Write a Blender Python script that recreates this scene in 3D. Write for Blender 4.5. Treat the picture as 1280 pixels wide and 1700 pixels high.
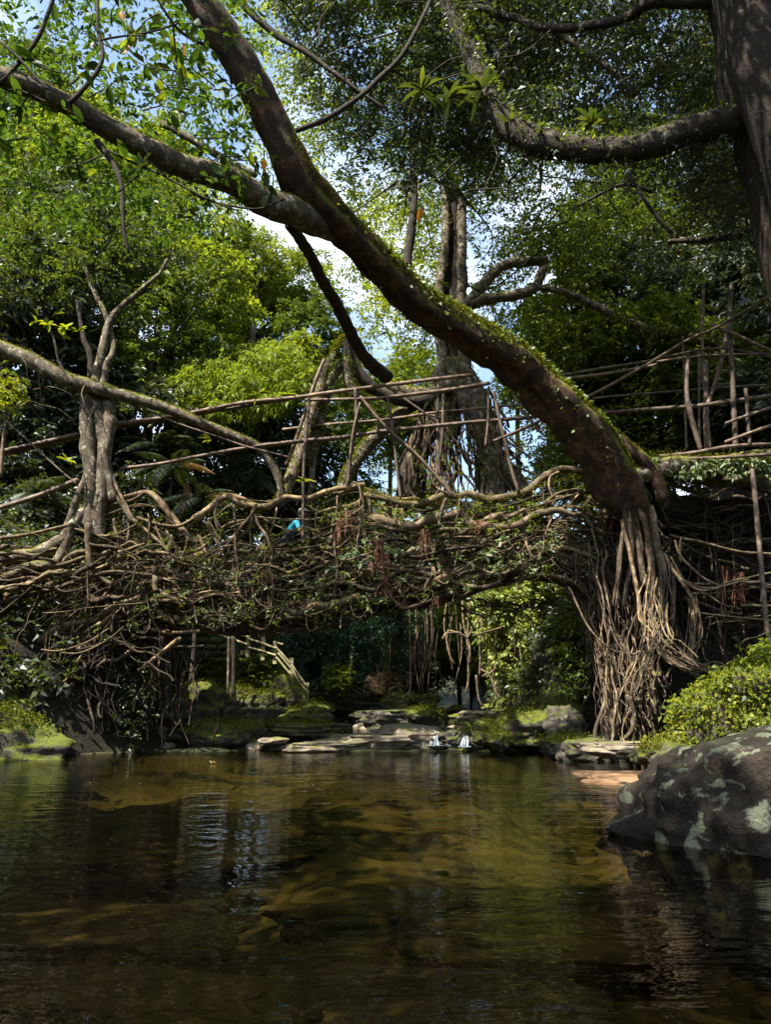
import bpy, math, random
import numpy as np
from mathutils import Vector

for _o in list(bpy.data.objects):
    bpy.data.objects.remove(_o)
SC = bpy.context.scene
COL = SC.collection
R = np.random.RandomState(7)

# ------------------------------------------------------------------ camera
CAM_Z = 1.2
PITCH = math.radians(14.4)
F = 1230.0
cam = bpy.data.cameras.new("camera")
cam.sensor_fit = 'HORIZONTAL'
cam.sensor_width = 36.0
cam.lens = 36.0 * F / 1280.0
cam.clip_start = 0.05
cam.clip_end = 2000
camo = bpy.data.objects.new("camera", cam)
COL.objects.link(camo)
camo.location = (0, 0, CAM_Z)
camo.rotation_euler = (math.pi / 2 + PITCH, 0, 0)
SC.camera = camo

# ------------------------------------------------------------------ sky and sun
SUN_DIR = Vector((-0.40, -0.40, 0.82)).normalized()      # towards the sun
SUN_EL = math.asin(SUN_DIR.z)
SUN_AZ = math.atan2(SUN_DIR.x, SUN_DIR.y)                # clockwise from +Y
W = bpy.data.worlds.new("World")
SC.world = W
W.use_nodes = True
wn = W.node_tree.nodes
wl = W.node_tree.links
wn.clear()
sky = wn.new('ShaderNodeTexSky')
sky.sky_type = 'NISHITA'
sky.sun_disc = False
sky.sun_elevation = SUN_EL
sky.sun_rotation = SUN_AZ
sky.air_density = 1.3
sky.dust_density = 1.6
bg = wn.new('ShaderNodeBackground')
bg.inputs['Strength'].default_value = 0.115
wo = wn.new('ShaderNodeOutputWorld')
wtc = wn.new('ShaderNodeTexCoord')
wno = wn.new('ShaderNodeTexNoise')
wno.inputs['Scale'].default_value = 2.6
wno.inputs['Detail'].default_value = 6
wra = wn.new('ShaderNodeValToRGB')
wra.color_ramp.elements[0].position = 0.48
wra.color_ramp.elements[1].position = 0.68
wra.color_ramp.elements[0].color = (0, 0, 0, 1)
wra.color_ramp.elements[1].color = (0.8, 0.8, 0.8, 1)
wmx = wn.new('ShaderNodeMix')
wmx.data_type = 'RGBA'
wmx.inputs[7].default_value = (7.0, 7.4, 7.8, 1)
wl.new(wtc.outputs['Generated'], wno.inputs['Vector'])
wl.new(wno.outputs['Fac'], wra.inputs['Fac'])
wl.new(wra.outputs['Color'], wmx.inputs[0])
wl.new(sky.outputs['Color'], wmx.inputs[6])
wl.new(wmx.outputs[2], bg.inputs['Color'])
wl.new(bg.outputs['Background'], wo.inputs['Surface'])

sun = bpy.data.lights.new("sun", 'SUN')
sun.energy = 5.0
sun.angle = math.radians(0.5)
sun.color = (1.0, 0.93, 0.80)
suno = bpy.data.objects.new("sun", sun)
COL.objects.link(suno)
suno.rotation_euler = SUN_DIR.to_track_quat('Z', 'Y').to_euler()

SC.view_settings.view_transform = 'Standard'
SC.view_settings.look = 'None'
SC.view_settings.gamma = 1.0
SC.view_settings.use_curve_mapping = False
SC.view_settings.exposure = 1.58

SC.render.engine = 'CYCLES'
cy = SC.cycles
cy.max_bounces = 7
cy.diffuse_bounces = 3
cy.glossy_bounces = 3
cy.transmission_bounces = 4
cy.transparent_max_bounces = 8
cy.caustics_reflective = False
cy.caustics_refractive = False
cy.sample_clamp_indirect = 6.0
cy.use_denoising = True
try:
    cy.denoiser = 'OPENIMAGEDENOISE'
    cy.denoising_input_passes = 'RGB_ALBEDO_NORMAL'
    cy.denoising_prefilter = 'ACCURATE'
except Exception:
    pass

# ------------------------------------------------------------------ helpers: places
CT, ST = math.cos(PITCH), math.sin(PITCH)


def P(x, y, D):
    """point of the place seen at (x, y) of the 1280x1700 photograph, D metres ahead"""
    x = np.asarray(x, float); y = np.asarray(y, float); D = np.asarray(D, float)
    u = (x - 640) / F
    v = (850 - y) / F
    t = D / (CT - v * ST)
    return np.stack(np.broadcast_arrays(u * t, D + 0 * t, CAM_Z + t * (ST + v * CT)), -1)


def mpp(y, D):
    """metres per photo pixel there"""
    v = (850 - np.asarray(y, float)) / F
    return np.asarray(D, float) / (CT - v * ST) / F


def _hash(ix, iy, iz, s):
    n = (ix * 374761393 + iy * 668265263 + iz * 2147483647 + s * 974634777).astype(np.int64)
    n = (n ^ (n >> 13)) * 1274126177
    n = n & 0x7fffffff
    n = (n ^ (n >> 16)) * 668265263
    return ((n & 0xffffff) / float(0xffffff)) * 2 - 1


def vnoise(p, s=0):
    p = np.asarray(p, float)
    i = np.floor(p).astype(np.int64)
    f = p - i
    f = f * f * (3 - 2 * f)
    out = 0
    for dx in (0, 1):
        wx = f[..., 0] if dx else 1 - f[..., 0]
        for dy in (0, 1):
            wy = f[..., 1] if dy else 1 - f[..., 1]
            for dz in (0, 1):
                wz = f[..., 2] if dz else 1 - f[..., 2]
                out = out + wx * wy * wz * _hash(i[..., 0] + dx, i[..., 1] + dy, i[..., 2] + dz, s)
    return out


def fbm(p, oct=4, s=0):
    p = np.asarray(p, float)
    a, o = 1.0, 0
    for k in range(oct):
        o = o + a * vnoise(p * (2.03 ** k), s + k)
        a *= 0.5
    return o


def sstep(a, b, x):
    t = np.clip((np.asarray(x, float) - a) / (b - a), 0, 1)
    return t * t * (3 - 2 * t)


def catmull(pts, n_per=None, step=None):
    pts = np.asarray(pts, float)
    if len(pts) == 2:
        pts = np.vstack([pts[0], pts.mean(0), pts[1]])
    seg = np.linalg.norm(np.diff(pts, axis=0), axis=1)
    if step:
        n_per = np.maximum(1, np.ceil(seg / step)).astype(int)
    else:
        n_per = np.full(len(seg), n_per or 4)
    ext = np.vstack([2 * pts[0] - pts[1], pts, 2 * pts[-1] - pts[-2]])
    out = []
    for k in range(len(seg)):
        p0, p1, p2, p3 = ext[k:k + 4]
        t = (np.arange(n_per[k]) / n_per[k])[:, None]
        out.append(0.5 * ((2 * p1) + (-p0 + p2) * t + (2 * p0 - 5 * p1 + 4 * p2 - p3) * t ** 2
                          + (-p0 + 3 * p1 - 3 * p2 + p3) * t ** 3))
    out.append(pts[-1:])
    return np.vstack(out)


# ------------------------------------------------------------------ helpers: meshes
class MB:
    """collects quads and triangles; build() links them as one mesh object"""

    def __init__(self):
        self.v, self.q, self.t, self.n = [], [], [], 0

    def add(self, v, quads=None, tris=None):
        v = np.asarray(v, np.float32).reshape(-1, 3)
        if quads is not None and len(quads):
            self.q.append(np.asarray(quads, np.int64).reshape(-1, 4) + self.n)
        if tris is not None and len(tris):
            self.t.append(np.asarray(tris, np.int64).reshape(-1, 3) + self.n)
        self.v.append(v)
        self.n += len(v)

    def mesh(self, name, mat, smooth=True, origin=None):
        me = bpy.data.meshes.new(name)
        v = np.vstack(self.v)
        if origin is not None:
            v = v - np.asarray(origin, np.float32)
        q = np.vstack(self.q) if self.q else np.zeros((0, 4), np.int64)
        t = np.vstack(self.t) if self.t else np.zeros((0, 3), np.int64)
        nl = q.size + t.size
        npol = len(q) + len(t)
        me.vertices.add(len(v))
        me.vertices.foreach_set('co', v.astype(np.float32).ravel())
        me.loops.add(nl)
        me.loops.foreach_set('vertex_index', np.concatenate([q.ravel(), t.ravel()]).astype(np.int32))
        me.polygons.add(npol)
        ls = np.concatenate([np.arange(len(q)) * 4, q.size + np.arange(len(t)) * 3]).astype(np.int32)
        lt = np.concatenate([np.full(len(q), 4), np.full(len(t), 3)]).astype(np.int32)
        me.polygons.foreach_set('loop_start', ls)
        me.polygons.foreach_set('loop_total', lt)
        me.polygons.foreach_set('use_smooth', np.full(npol, smooth))
        me.update(calc_edges=True)
        me.materials.append(mat)
        return me

    def build(self, name, mat, parent=None, smooth=True, kind=None, label=None, origin=None):
        o = bpy.data.objects.new(name, self.mesh(name, mat, smooth, origin))
        COL.objects.link(o)
        if origin is not None:
            o.location = origin
        if parent is not None:
            o.parent = parent
        if kind:
            o['kind'] = kind
        if label:
            o['label'] = label
        return o


def put(me, name, loc=(0, 0, 0), rot=(0, 0, 0), sc=1.0, parent=None):
    o = bpy.data.objects.new(name, me)
    COL.objects.link(o)
    o.location = loc
    o.rotation_euler = rot
    o.scale = (sc, sc, sc) if np.isscalar(sc) else sc
    if parent is not None:
        o.parent = parent
    return o


def thing(name, label, cat, group=None, loc=(0, 0, 0)):
    o = bpy.data.objects.new(name, None)
    COL.objects.link(o)
    o.empty_display_size = 0.2
    o.location = loc
    o['label'] = label
    o['category'] = cat
    if group:
        o['group'] = group
    return o


def tag(o, label, cat, group=None):
    o['label'] = label
    o['category'] = cat
    if group:
        o['group'] = group
    return o


def tube(mb, pts, r, sides=8, lump=0.12, step=None, smooth_path=True, lobes=0, rng=R, cap=True, flat=None):
    """irregular root or limb through pts with radius r (scalar or one per control point)"""
    pts = np.asarray(pts, float)
    r = np.asarray(r, float)
    if r.ndim == 0:
        r = np.full(len(pts), float(r))
    if len(r) == 2 and len(pts) != 2:
        r = np.interp(np.linspace(0, 1, len(pts)), [0, 1], r)
    if smooth_path:
        rm = float(r.max())
        a = np.hstack([pts, r[:, None]])
        a = catmull(a, step=step or max(rm * 1.3, 0.05))
        c, rr = a[:, :3], np.maximum(a[:, 3], 0.002)
    else:
        c, rr = pts, r
    n = len(c)
    tg = np.gradient(c, axis=0)
    tg /= np.linalg.norm(tg, axis=1)[:, None] + 1e-9
    nrm = np.zeros_like(c)
    a = np.cross(tg[0], (0.13, 0.3, 0.9) if abs(tg[0][2]) < .8 else (1, .1, 0))
    a /= np.linalg.norm(a)
    for k in range(n):
        a = a - tg[k] * np.dot(a, tg[k])
        a /= np.linalg.norm(a) + 1e-9
        nrm[k] = a
    bn = np.cross(tg, nrm)
    fl = flat or 1.0
    ph = np.linspace(0, 2 * np.pi, sides, endpoint=False)
    rad = np.repeat(rr[:, None], sides, 1)
    off = rng.rand() * 100
    if lump:
        cc = c[:, None, :] + rad[..., None] * (np.cos(ph)[None, :, None] * nrm[:, None, :] + np.sin(ph)[None, :, None] * bn[:, None, :])
        fr = 0.9 / max(float(rr.mean()), 0.01)
        rad = rad * (1 + lump * fbm(cc * fr * np.array([1, 1, 1]) + off, 2, 3))
    if lobes:
        s = np.linspace(0, 1, n)[:, None] * (n / 14.0)
        rad = rad * (1 + 0.16 * np.sin(lobes * ph[None, :] + s + off) + 0.07 * np.sin((lobes + 3) * ph[None, :] - 1.3 * s))
    v = c[:, None, :] + rad[..., None] * (np.cos(ph)[None, :, None] * nrm[:, None, :] + fl * np.sin(ph)[None, :, None] * bn[:, None, :])
    v = v.reshape(-1, 3)
    i = np.arange(n - 1)[:, None] * sides
    j = np.arange(sides)[None, :]
    j2 = (j + 1) % sides
    q = np.stack(np.broadcast_arrays(i + j, i + j2, i + sides + j2, i + sides + j), -1).reshape(-1, 4)
    tr = None
    if cap:
        v = np.vstack([v, c[0] - tg[0] * rr[0] * .6, c[-1] + tg[-1] * rr[-1] * .6])
        a0, a1 = n * sides, n * sides + 1
        jj = np.arange(sides)
        tr = np.vstack([np.stack([np.full(sides, a0), (jj + 1) % sides, jj], 1),
                        np.stack([np.full(sides, a1), (n - 1) * sides + jj, (n - 1) * sides + (jj + 1) % sides], 1)])
    mb.add(v, q, tr)
    return c, rr


def leafset(mb, c, d, n, L, Wd, fold=0.25, droop=0.15, big=False):
    """leaves: base point c, direction d, face normal n, length L, width Wd"""
    d = d / (np.linalg.norm(d, axis=1)[:, None] + 1e-9)
    s = np.cross(d, n)
    s /= np.linalg.norm(s, axis=1)[:, None] + 1e-9
    n = np.cross(s, d)
    L = np.broadcast_to(np.asarray(L, float), (len(c),))[:, None]
    Wd = np.broadcast_to(np.asarray(Wd, float), (len(c),))[:, None]
    k = len(c)
    dn = np.array([0, 0, -1.0])
    if not big:
        v = np.stack([c, c + d * L * .45 + s * Wd * .5 + n * Wd * fold, c + d * L + dn * L * droop, c + d * L * .45 - s * Wd * .5 + n * Wd * fold], 1)
        mb.add(v.reshape(-1, 3), np.arange(k * 4).reshape(k, 4))
    else:
        m = [c, c + d * L * .28 + s * Wd * .42 + n * Wd * fold, c + d * L * .68 + s * Wd * .40 + n * Wd * fold + dn * L * droop * .4,
             c + d * L + dn * L * droop, c + d * L * .68 - s * Wd * .40 + n * Wd * fold + dn * L * droop * .4,
             c + d * L * .28 - s * Wd * .42 + n * Wd * fold, c + d * L * .3, c + d * L * .68 + dn * L * droop * .4]
        v = np.stack(m, 1).reshape(-1, 3)
        b = np.arange(k)[:, None] * 8
        q = np.concatenate([b + np.array([[6, 1, 2, 7]]), b + np.array([[5, 6, 7, 4]])], 0)
        t = np.concatenate([b + np.array([[0, 1, 6]]), b + np.array([[0, 6, 5]]), b + np.array([[7, 2, 3]]), b + np.array([[4, 7, 3]])], 0)
        mb.add(v, q, t)


def unit(a):
    return a / (np.linalg.norm(a, axis=-1)[..., None] + 1e-9)


def sprays(mb, rng, centres, rad, n_twig, n_leaf, leaf, wid=None, up=0.6, flatten=0.6, big=False, droop=0.25, sag=0.25):
    """clumps of twigs carrying two rows of leaves"""
    centres = np.asarray(centres, float)
    k = len(centres)
    rad = np.broadcast_to(np.asarray(rad, float), (k,))
    T = k * n_twig
    C = np.repeat(centres, n_twig, 0)
    RR = np.repeat(rad, n_twig)
    d = rng.normal(size=(T, 3)) * np.array([1, 1, flatten])
    d[:, 2] += 0.1
    d = unit(d)
    st = C + d * (RR * rng.rand(T) * .5)[:, None]
    ln = RR * rng.uniform(.55, 1.15, T)
    s = (np.arange(n_leaf) + .5) / n_leaf
    pos = st[:, None, :] + d[:, None, :] * (ln[:, None] * s[None, :])[..., None]
    pos[..., 2] -= (ln[:, None] * s[None, :] ** 2) * sag
    side = unit(np.cross(d, rng.normal(size=(T, 3)) * .35 + np.array([0, 0, 1])))
    sg = np.where(np.arange(n_leaf) % 2, 1.0, -1.0)
    ld = d[:, None, :] * .55 + side[:, None, :] * sg[None, :, None] + rng.normal(size=(T, n_leaf, 3)) * .3
    nn = rng.normal(size=(T, n_leaf, 3)) * .55 + np.array([0, 0, up])
    M = T * n_leaf
    L = leaf * rng.uniform(.5, 1.45, M)
    wr = wid or .48
    leafset(mb, pos.reshape(-1, 3), ld.reshape(-1, 3), nn.reshape(-1, 3), L, L * wr * rng.uniform(.8, 1.15, M), big=big, droop=droop)


# ------------------------------------------------------------------ materials
def new_mat(name):
    m = bpy.data.materials.new(name)
    m.use_nodes = True
    nt = m.node_tree
    nt.nodes.clear()
    out = nt.nodes.new('ShaderNodeOutputMaterial')
    return m, nt, out


class NT:
    def __init__(self, nt):
        self.nt = nt

    def n(self, t, **kw):
        nd = self.nt.nodes.new(t)
        for k, v in kw.items():
            if k in ('operation', 'data_type', 'blend_type', 'feature', 'distance', 'noise_dimensions', 'vector_type'):
                setattr(nd, k, v)
            else:
                nd.inputs[k.replace('_', ' ')].default_value = v
        return nd

    def l(self, a, b):
        self.nt.links.new(a, b)

    def noise(self, scale, detail=4, rough=.6, vec=None, dist=0.0):
        nd = self.n('ShaderNodeTexNoise')
        nd.inputs['Scale'].default_value = scale
        nd.inputs['Detail'].default_value = detail
        nd.inputs['Roughness'].default_value = rough
        nd.inputs['Distortion'].default_value = dist
        if vec is not None:
            self.l(vec, nd.inputs['Vector'])
        return nd.outputs['Fac']

    def ramp(self, fac, stops):
        nd = self.nt.nodes.new('ShaderNodeValToRGB')
        e = nd.color_ramp.elements
        while len(e) < len(stops):
            e.new(0.5)
        for k, (p, c) in enumerate(stops):
            e[k].position = p
            e[k].color = (c, c, c, 1) if np.isscalar(c) else (*c, 1)
        self.l(fac, nd.inputs['Fac'])
        return nd.outputs['Color']

    def mix(self, fac, a, b, mode='MIX'):
        nd = self.nt.nodes.new('ShaderNodeMix')
        nd.data_type = 'RGBA'
        nd.blend_type = mode
        for s, x in ((0, fac), (6, a), (7, b)):
            if isinstance(x, bpy.types.NodeSocket):
                self.l(x, nd.inputs[s])
            elif s == 0:
                nd.inputs[0].default_value = x
            else:
                nd.inputs[s].default_value = (*x, 1)
        return nd.outputs[2]

    def math(self, op, a, b=None, clamp=False):
        nd = self.nt.nodes.new('ShaderNodeMath')
        nd.operation = op
        nd.use_clamp = clamp
        for s, x in ((0, a), (1, b)):
            if x is None:
                continue
            if isinstance(x, bpy.types.NodeSocket):
                self.l(x, nd.inputs[s])
            else:
                nd.inputs[s].default_value = x
        return nd.outputs[0]

    def bump(self, h, strength=.5, dist=.02):
        nd = self.nt.nodes.new('ShaderNodeBump')
        nd.inputs['Strength'].default_value = strength
        nd.inputs['Distance'].default_value = dist
        self.l(h, nd.inputs['Height'])
        return nd.outputs['Normal']


def surf_mat(name, cols, scale=3.0, moss=0.0, moss_col=(0.10, 0.13, 0.015), lichen=0.0, lichen_col=(.38, .40, .32),
             rough=.85, bump=.6, bdist=.02, stretch=None, island=0.0, moss_lo=.25, lichen_scale=6.0, lichen_th=.62):
    """bark, root, rock: three-tone noise, moss on the upward faces, lichen spots"""
    m, nt, out = new_mat(name)
    h = NT(nt)
    tc = nt.nodes.new('ShaderNodeTexCoord')
    geo = nt.nodes.new('ShaderNodeNewGeometry')
    vec = geo.outputs['Position']
    if stretch:
        mp = nt.nodes.new('ShaderNodeMapping')
        mp.inputs['Scale'].default_value = stretch
        h.l(vec, mp.inputs['Vector'])
        vec2 = mp.outputs['Vector']
    else:
        vec2 = vec
    n1 = h.noise(scale, 6, .65, vec2)
    n2 = h.noise(scale * 6, 5, .7, vec2)
    col = h.ramp(n1, [(.30, cols[0]), (.50, cols[1]), (.72, cols[2])])
    v = h.ramp(n2, [(.3, .55), (.7, 1.25)])
    col = h.mix(1.0, col, v, 'MULTIPLY')
    if island:
        rnd = geo.outputs['Random Per Island']
        oi = nt.nodes.new('ShaderNodeObjectInfo')
        s = h.math('FRACT', h.math('ADD', rnd, oi.outputs['Random']))
        col = h.mix(1.0, col, h.ramp(s, [(0, 1 - island), (.5, 1.0), (1, (1 + island * 1.5, 1 + island * 1.25, 1 + island * .9))]), 'MULTIPLY')
    if lichen:
        ln = h.noise(lichen_scale, 5, .6, vec, .4)
        lf = h.ramp(ln, [(lichen_th, 0.0), (lichen_th + .05, lichen)])
        col = h.mix(lf, col, lichen_col)
    hgt = h.math('ADD', h.math('MULTIPLY', n1, .6), n2)
    if moss:
        sx = nt.nodes.new('ShaderNodeSeparateXYZ')
        h.l(geo.outputs['Normal'], sx.inputs[0])
        mn = h.noise(scale * .8, 5, .65, vec)
        f = h.math('ADD', sx.outputs['Z'], h.math('MULTIPLY', h.math('SUBTRACT', mn, .5), 2.6))
        f = h.ramp(f, [(moss_lo, 0.0), (moss_lo + .35, moss)])
        mc = h.mix(h.noise(scale * 9, 3, .6, vec), tuple(c * .55 for c in moss_col), tuple(c * 1.5 for c in moss_col))
        col = h.mix(f, col, mc)
    p = nt.nodes.new('ShaderNodeBsdfPrincipled')
    h.l(col, p.inputs['Base Color'])
    p.inputs['Roughness'].default_value = rough
    p.inputs['Specular IOR Level'].default_value = .3
    h.l(h.bump(hgt, bump, bdist), p.inputs['Normal'])
    h.l(p.outputs[0], out.inputs['Surface'])
    return m


def leaf_mat(name, a, b, c=None, trans=.45, gloss=.02, rough=.5):
    """leaf: colour differs leaf by leaf; part of the light goes through"""
    m, nt, out = new_mat(name)
    h = NT(nt)
    geo = nt.nodes.new('ShaderNodeNewGeometry')
    oi = nt.nodes.new('ShaderNodeObjectInfo')
    r = geo.outputs['Random Per Island']
    big = h.noise(.35, 2, .5, geo.outputs['Position'])
    s = h.math('ADD', h.math('MULTIPLY', r, .6), h.math('MULTIPLY', big, .5))
    s = h.math('ADD', s, h.math('MULTIPLY', h.math('SUBTRACT', oi.outputs['Random'], .5), .25), True)
    col = h.ramp(s, [(.15, a), (.6, b), (.95, c or b)])
    d = nt.nodes.new('ShaderNodeBsdfDiffuse')
    t = nt.nodes.new('ShaderNodeBsdfTranslucent')
    h.l(col, d.inputs[0])
    tcol = h.mix(1.0, col, (1.5, 1.35, .55), 'MULTIPLY')
    h.l(tcol, t.inputs[0])
    ms = nt.nodes.new('ShaderNodeMixShader')
    ms.inputs[0].default_value = trans
    h.l(d.outputs[0], ms.inputs[1])
    h.l(t.outputs[0], ms.inputs[2])
    g = nt.nodes.new('ShaderNodeBsdfGlossy')
    g.inputs['Roughness'].default_value = rough
    g.inputs[0].default_value = (.9, .95, 1, 1)
    m2 = nt.nodes.new('ShaderNodeMixShader')
    m2.inputs[0].default_value = gloss
    h.l(ms.outputs[0], m2.inputs[1])
    h.l(g.outputs[0], m2.inputs[2])
    h.l(m2.outputs[0], out.inputs['Surface'])
    return m


def plain(name, col, rough=.7):
    m, nt, out = new_mat(name)
    h = NT(nt)
    tc = nt.nodes.new('ShaderNodeTexCoord')
    n = h.noise(30, 3, .6, tc.outputs['Object'])
    c = h.mix(n, tuple(x * .8 for x in col), tuple(min(1, x * 1.2) for x in col))
    p = nt.nodes.new('ShaderNodeBsdfPrincipled')
    h.l(c, p.inputs['Base Color'])
    p.inputs['Roughness'].default_value = rough
    h.l(h.bump(n, .3, .01), p.inputs['Normal'])
    h.l(p.outputs[0], out.inputs['Surface'])
    return m


M = {}
M['bark_red'] = surf_mat('reddish_bark', [(.014, .011, .009), (.060, .036, .024), (.24, .125, .075)], 3.4, moss=1, moss_col=(.13, .135, .018), moss_lo=.02, lichen=.5, lichen_scale=9, lichen_th=.66, bump=1, bdist=.05)
M['bark_grey'] = surf_mat('grey_bark', [(.035, .027, .020), (.11, .085, .06), (.28, .24, .18)], 4.2, moss=.9, moss_col=(.13, .13, .02), moss_lo=.35, lichen=.8, lichen_scale=7, lichen_th=.58, bump=1, bdist=.03)
M['bark_dark'] = surf_mat('dark_bark', [(.012, .009, .007), (.032, .023, .017), (.07, .052, .038)], 3.6, moss=.7, moss_col=(.06, .075, .012), moss_lo=.5, lichen=.3, bump=1, bdist=.03)
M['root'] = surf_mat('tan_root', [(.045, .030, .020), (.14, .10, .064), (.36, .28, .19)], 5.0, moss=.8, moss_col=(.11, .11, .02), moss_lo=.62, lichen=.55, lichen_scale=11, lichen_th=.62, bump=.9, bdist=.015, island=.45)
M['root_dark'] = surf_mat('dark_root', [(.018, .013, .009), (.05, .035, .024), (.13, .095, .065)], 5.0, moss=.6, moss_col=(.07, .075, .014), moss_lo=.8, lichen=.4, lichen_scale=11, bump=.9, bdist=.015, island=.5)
M['root_black'] = surf_mat('shade_dark_root', [(.010, .008, .006), (.028, .021, .015), (.07, .052, .037)], 5.0, moss=.5, moss_col=(.04, .045, .012), moss_lo=.8, bump=.9, bdist=.015, island=.5)  # root tone darkened to put shade into the deep tangle
M['rootlet'] = surf_mat('red_rootlet', [(.09, .04, .025), (.18, .085, .05), (.28, .15, .09)], 4, bump=.3, island=.4)
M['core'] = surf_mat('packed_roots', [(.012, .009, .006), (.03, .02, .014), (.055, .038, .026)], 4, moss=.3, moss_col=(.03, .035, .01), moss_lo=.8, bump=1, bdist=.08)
M['pole'] = surf_mat('weathered_bamboo', [(.05, .035, .026), (.12, .085, .065), (.24, .185, .145)], 5, bump=.4, bdist=.006, island=.35, rough=.6)
M['pole_pale'] = surf_mat('pale_bamboo', [(.14, .10, .05), (.26, .19, .10), (.38, .29, .16)], 5, bump=.4, bdist=.006, island=.2, rough=.55)
M['bamboo'] = surf_mat('painted_yellow_rail', [(.20, .175, .095), (.32, .285, .16), (.43, .385, .23)], 4, moss=.2, moss_lo=.9, bump=.3, bdist=.006, island=.2, rough=.6)
M['rock'] = surf_mat('wet_grey_rock', [(.030, .027, .022), (.075, .068, .056), (.17, .15, .12)], 4.5, moss=.9, moss_col=(.09, .11, .014), moss_lo=.62, lichen=.35, lichen_scale=3, bump=1, bdist=.05)
M['rock_moss'] = surf_mat('mossy_rock', [(.018, .017, .013), (.06, .054, .04), (.14, .125, .09)], 4.0, moss=1, moss_col=(.105, .125, .016), moss_lo=.30, bump=1, bdist=.06)
M['rock_flat'] = surf_mat('bare_sandstone', [(.07, .056, .04), (.22, .18, .135), (.42, .36, .27)], 3.0, moss=.6, moss_col=(.14, .16, .02), moss_lo=.95, bump=.8, bdist=.03, stretch=(1, 1, 5))
M['rock_wet'] = surf_mat('brown_wet_slab', [(.09, .05, .028), (.22, .13, .07), (.38, .25, .14)], 1.2, bump=.6, bdist=.03, rough=.45, stretch=(1, 1, 5))
M['boulder'] = surf_mat('lichen_boulder', [(.012, .009, .007), (.034, .026, .019), (.10, .072, .048)], 4.5, moss=.45, moss_col=(.03, .035, .01), moss_lo=.95, lichen=.9, lichen_col=(.27, .30, .20), lichen_scale=4.2, lichen_th=.55, rough=.75, bump=1, bdist=.09)
M['bed'] = surf_mat('river_bed', [(.03, .025, .011), (.078, .066, .030), (.17, .14, .065)], .55, bump=.8, bdist=.05, stretch=(.6, 1.3, 1))
M['bedrock'] = surf_mat('submerged_slab', [(.035, .026, .012), (.10, .08, .036), (.19, .155, .068)], .8, bump=.8, bdist=.05)
M['soil'] = surf_mat('forest_floor', [(.008, .007, .005), (.020, .017, .010), (.04, .034, .018)], 2.0, moss=.6, moss_col=(.03, .04, .010), moss_lo=.5, bump=1, bdist=.1)
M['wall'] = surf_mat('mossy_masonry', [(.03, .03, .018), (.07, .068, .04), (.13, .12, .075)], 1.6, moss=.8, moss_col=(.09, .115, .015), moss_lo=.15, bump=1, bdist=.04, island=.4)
M['masonry_dark'] = surf_mat('dark_masonry', [(.014, .014, .010), (.035, .034, .024), (.065, .06, .042)], 2, moss=.5, moss_col=(.03, .045, .01), moss_lo=.4, bump=1, bdist=.04, island=.4)  # darker stone tones than the retaining wall
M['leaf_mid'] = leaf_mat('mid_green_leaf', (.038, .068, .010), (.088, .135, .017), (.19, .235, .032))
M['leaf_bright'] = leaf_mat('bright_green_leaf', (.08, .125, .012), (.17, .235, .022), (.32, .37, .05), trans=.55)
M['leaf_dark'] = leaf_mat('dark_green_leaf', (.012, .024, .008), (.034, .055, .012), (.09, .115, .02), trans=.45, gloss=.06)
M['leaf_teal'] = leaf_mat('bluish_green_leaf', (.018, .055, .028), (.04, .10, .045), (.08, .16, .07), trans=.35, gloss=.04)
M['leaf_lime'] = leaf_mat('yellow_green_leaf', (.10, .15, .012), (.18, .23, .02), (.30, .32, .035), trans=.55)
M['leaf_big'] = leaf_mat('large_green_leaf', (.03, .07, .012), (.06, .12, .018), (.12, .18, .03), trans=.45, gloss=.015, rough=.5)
M['leaf_sunny'] = leaf_mat('sun_tinted_leaf', (.14, .20, .04), (.26, .32, .08), (.40, .43, .14), trans=.4)  # leaf colour lightened to stand in for sun on the creeper curtain
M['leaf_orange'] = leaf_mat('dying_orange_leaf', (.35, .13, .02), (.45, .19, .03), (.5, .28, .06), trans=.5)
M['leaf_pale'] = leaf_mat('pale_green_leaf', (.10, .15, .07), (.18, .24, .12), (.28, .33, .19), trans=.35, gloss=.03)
M['moss'] = leaf_mat('moss_tuft', (.07, .08, .010), (.115, .13, .018), (.20, .20, .026), trans=.3, gloss=.0)
M['dead'] = leaf_mat('dead_frond', (.14, .09, .05), (.24, .16, .10), (.34, .25, .17), trans=.3, gloss=.0)

# water: a thin sheet that mirrors the forest and lets the tinted river bed through
mw, nt, out = new_mat('river_water')
h = NT(nt)
geo = nt.nodes.new('ShaderNodeNewGeometry')
mp = nt.nodes.new('ShaderNodeMapping')
mp.inputs['Scale'].default_value = (1.0, 2.6, 1)
h.l(geo.outputs['Position'], mp.inputs['Vector'])
w1 = h.noise(1.5, 3, .5, mp.outputs['Vector'], .6)
w2 = h.noise(6.5, 2, .5, mp.outputs['Vector'], .3)
hh = h.math('ADD', w1, h.math('MULTIPLY', w2, .16))
nrm = h.bump(hh, 1.0, .012)
fr = nt.nodes.new('ShaderNodeFresnel')
fr.inputs['IOR'].default_value = 1.36
h.l(nrm, fr.inputs['Normal'])
tr = nt.nodes.new('ShaderNodeBsdfTransparent')
tr.inputs[0].default_value = (.52, .48, .27, 1)
gl = nt.nodes.new('ShaderNodeBsdfGlossy')
gl.inputs['Roughness'].default_value = .015
h.l(nrm, gl.inputs['Normal'])
mx = nt.nodes.new('ShaderNodeMixShader')
h.l(fr.outputs[0], mx.inputs[0])
h.l(tr.outputs[0], mx.inputs[1])
h.l(gl.outputs[0], mx.inputs[2])
h.l(mx.outputs[0], out.inputs['Surface'])
M['water'] = mw
mf, nt, out = new_mat('white_water')
h = NT(nt)
geo = nt.nodes.new('ShaderNodeNewGeometry')
mp = nt.nodes.new('ShaderNodeMapping')
mp.inputs['Scale'].default_value = (14, 3, 2)
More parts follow.
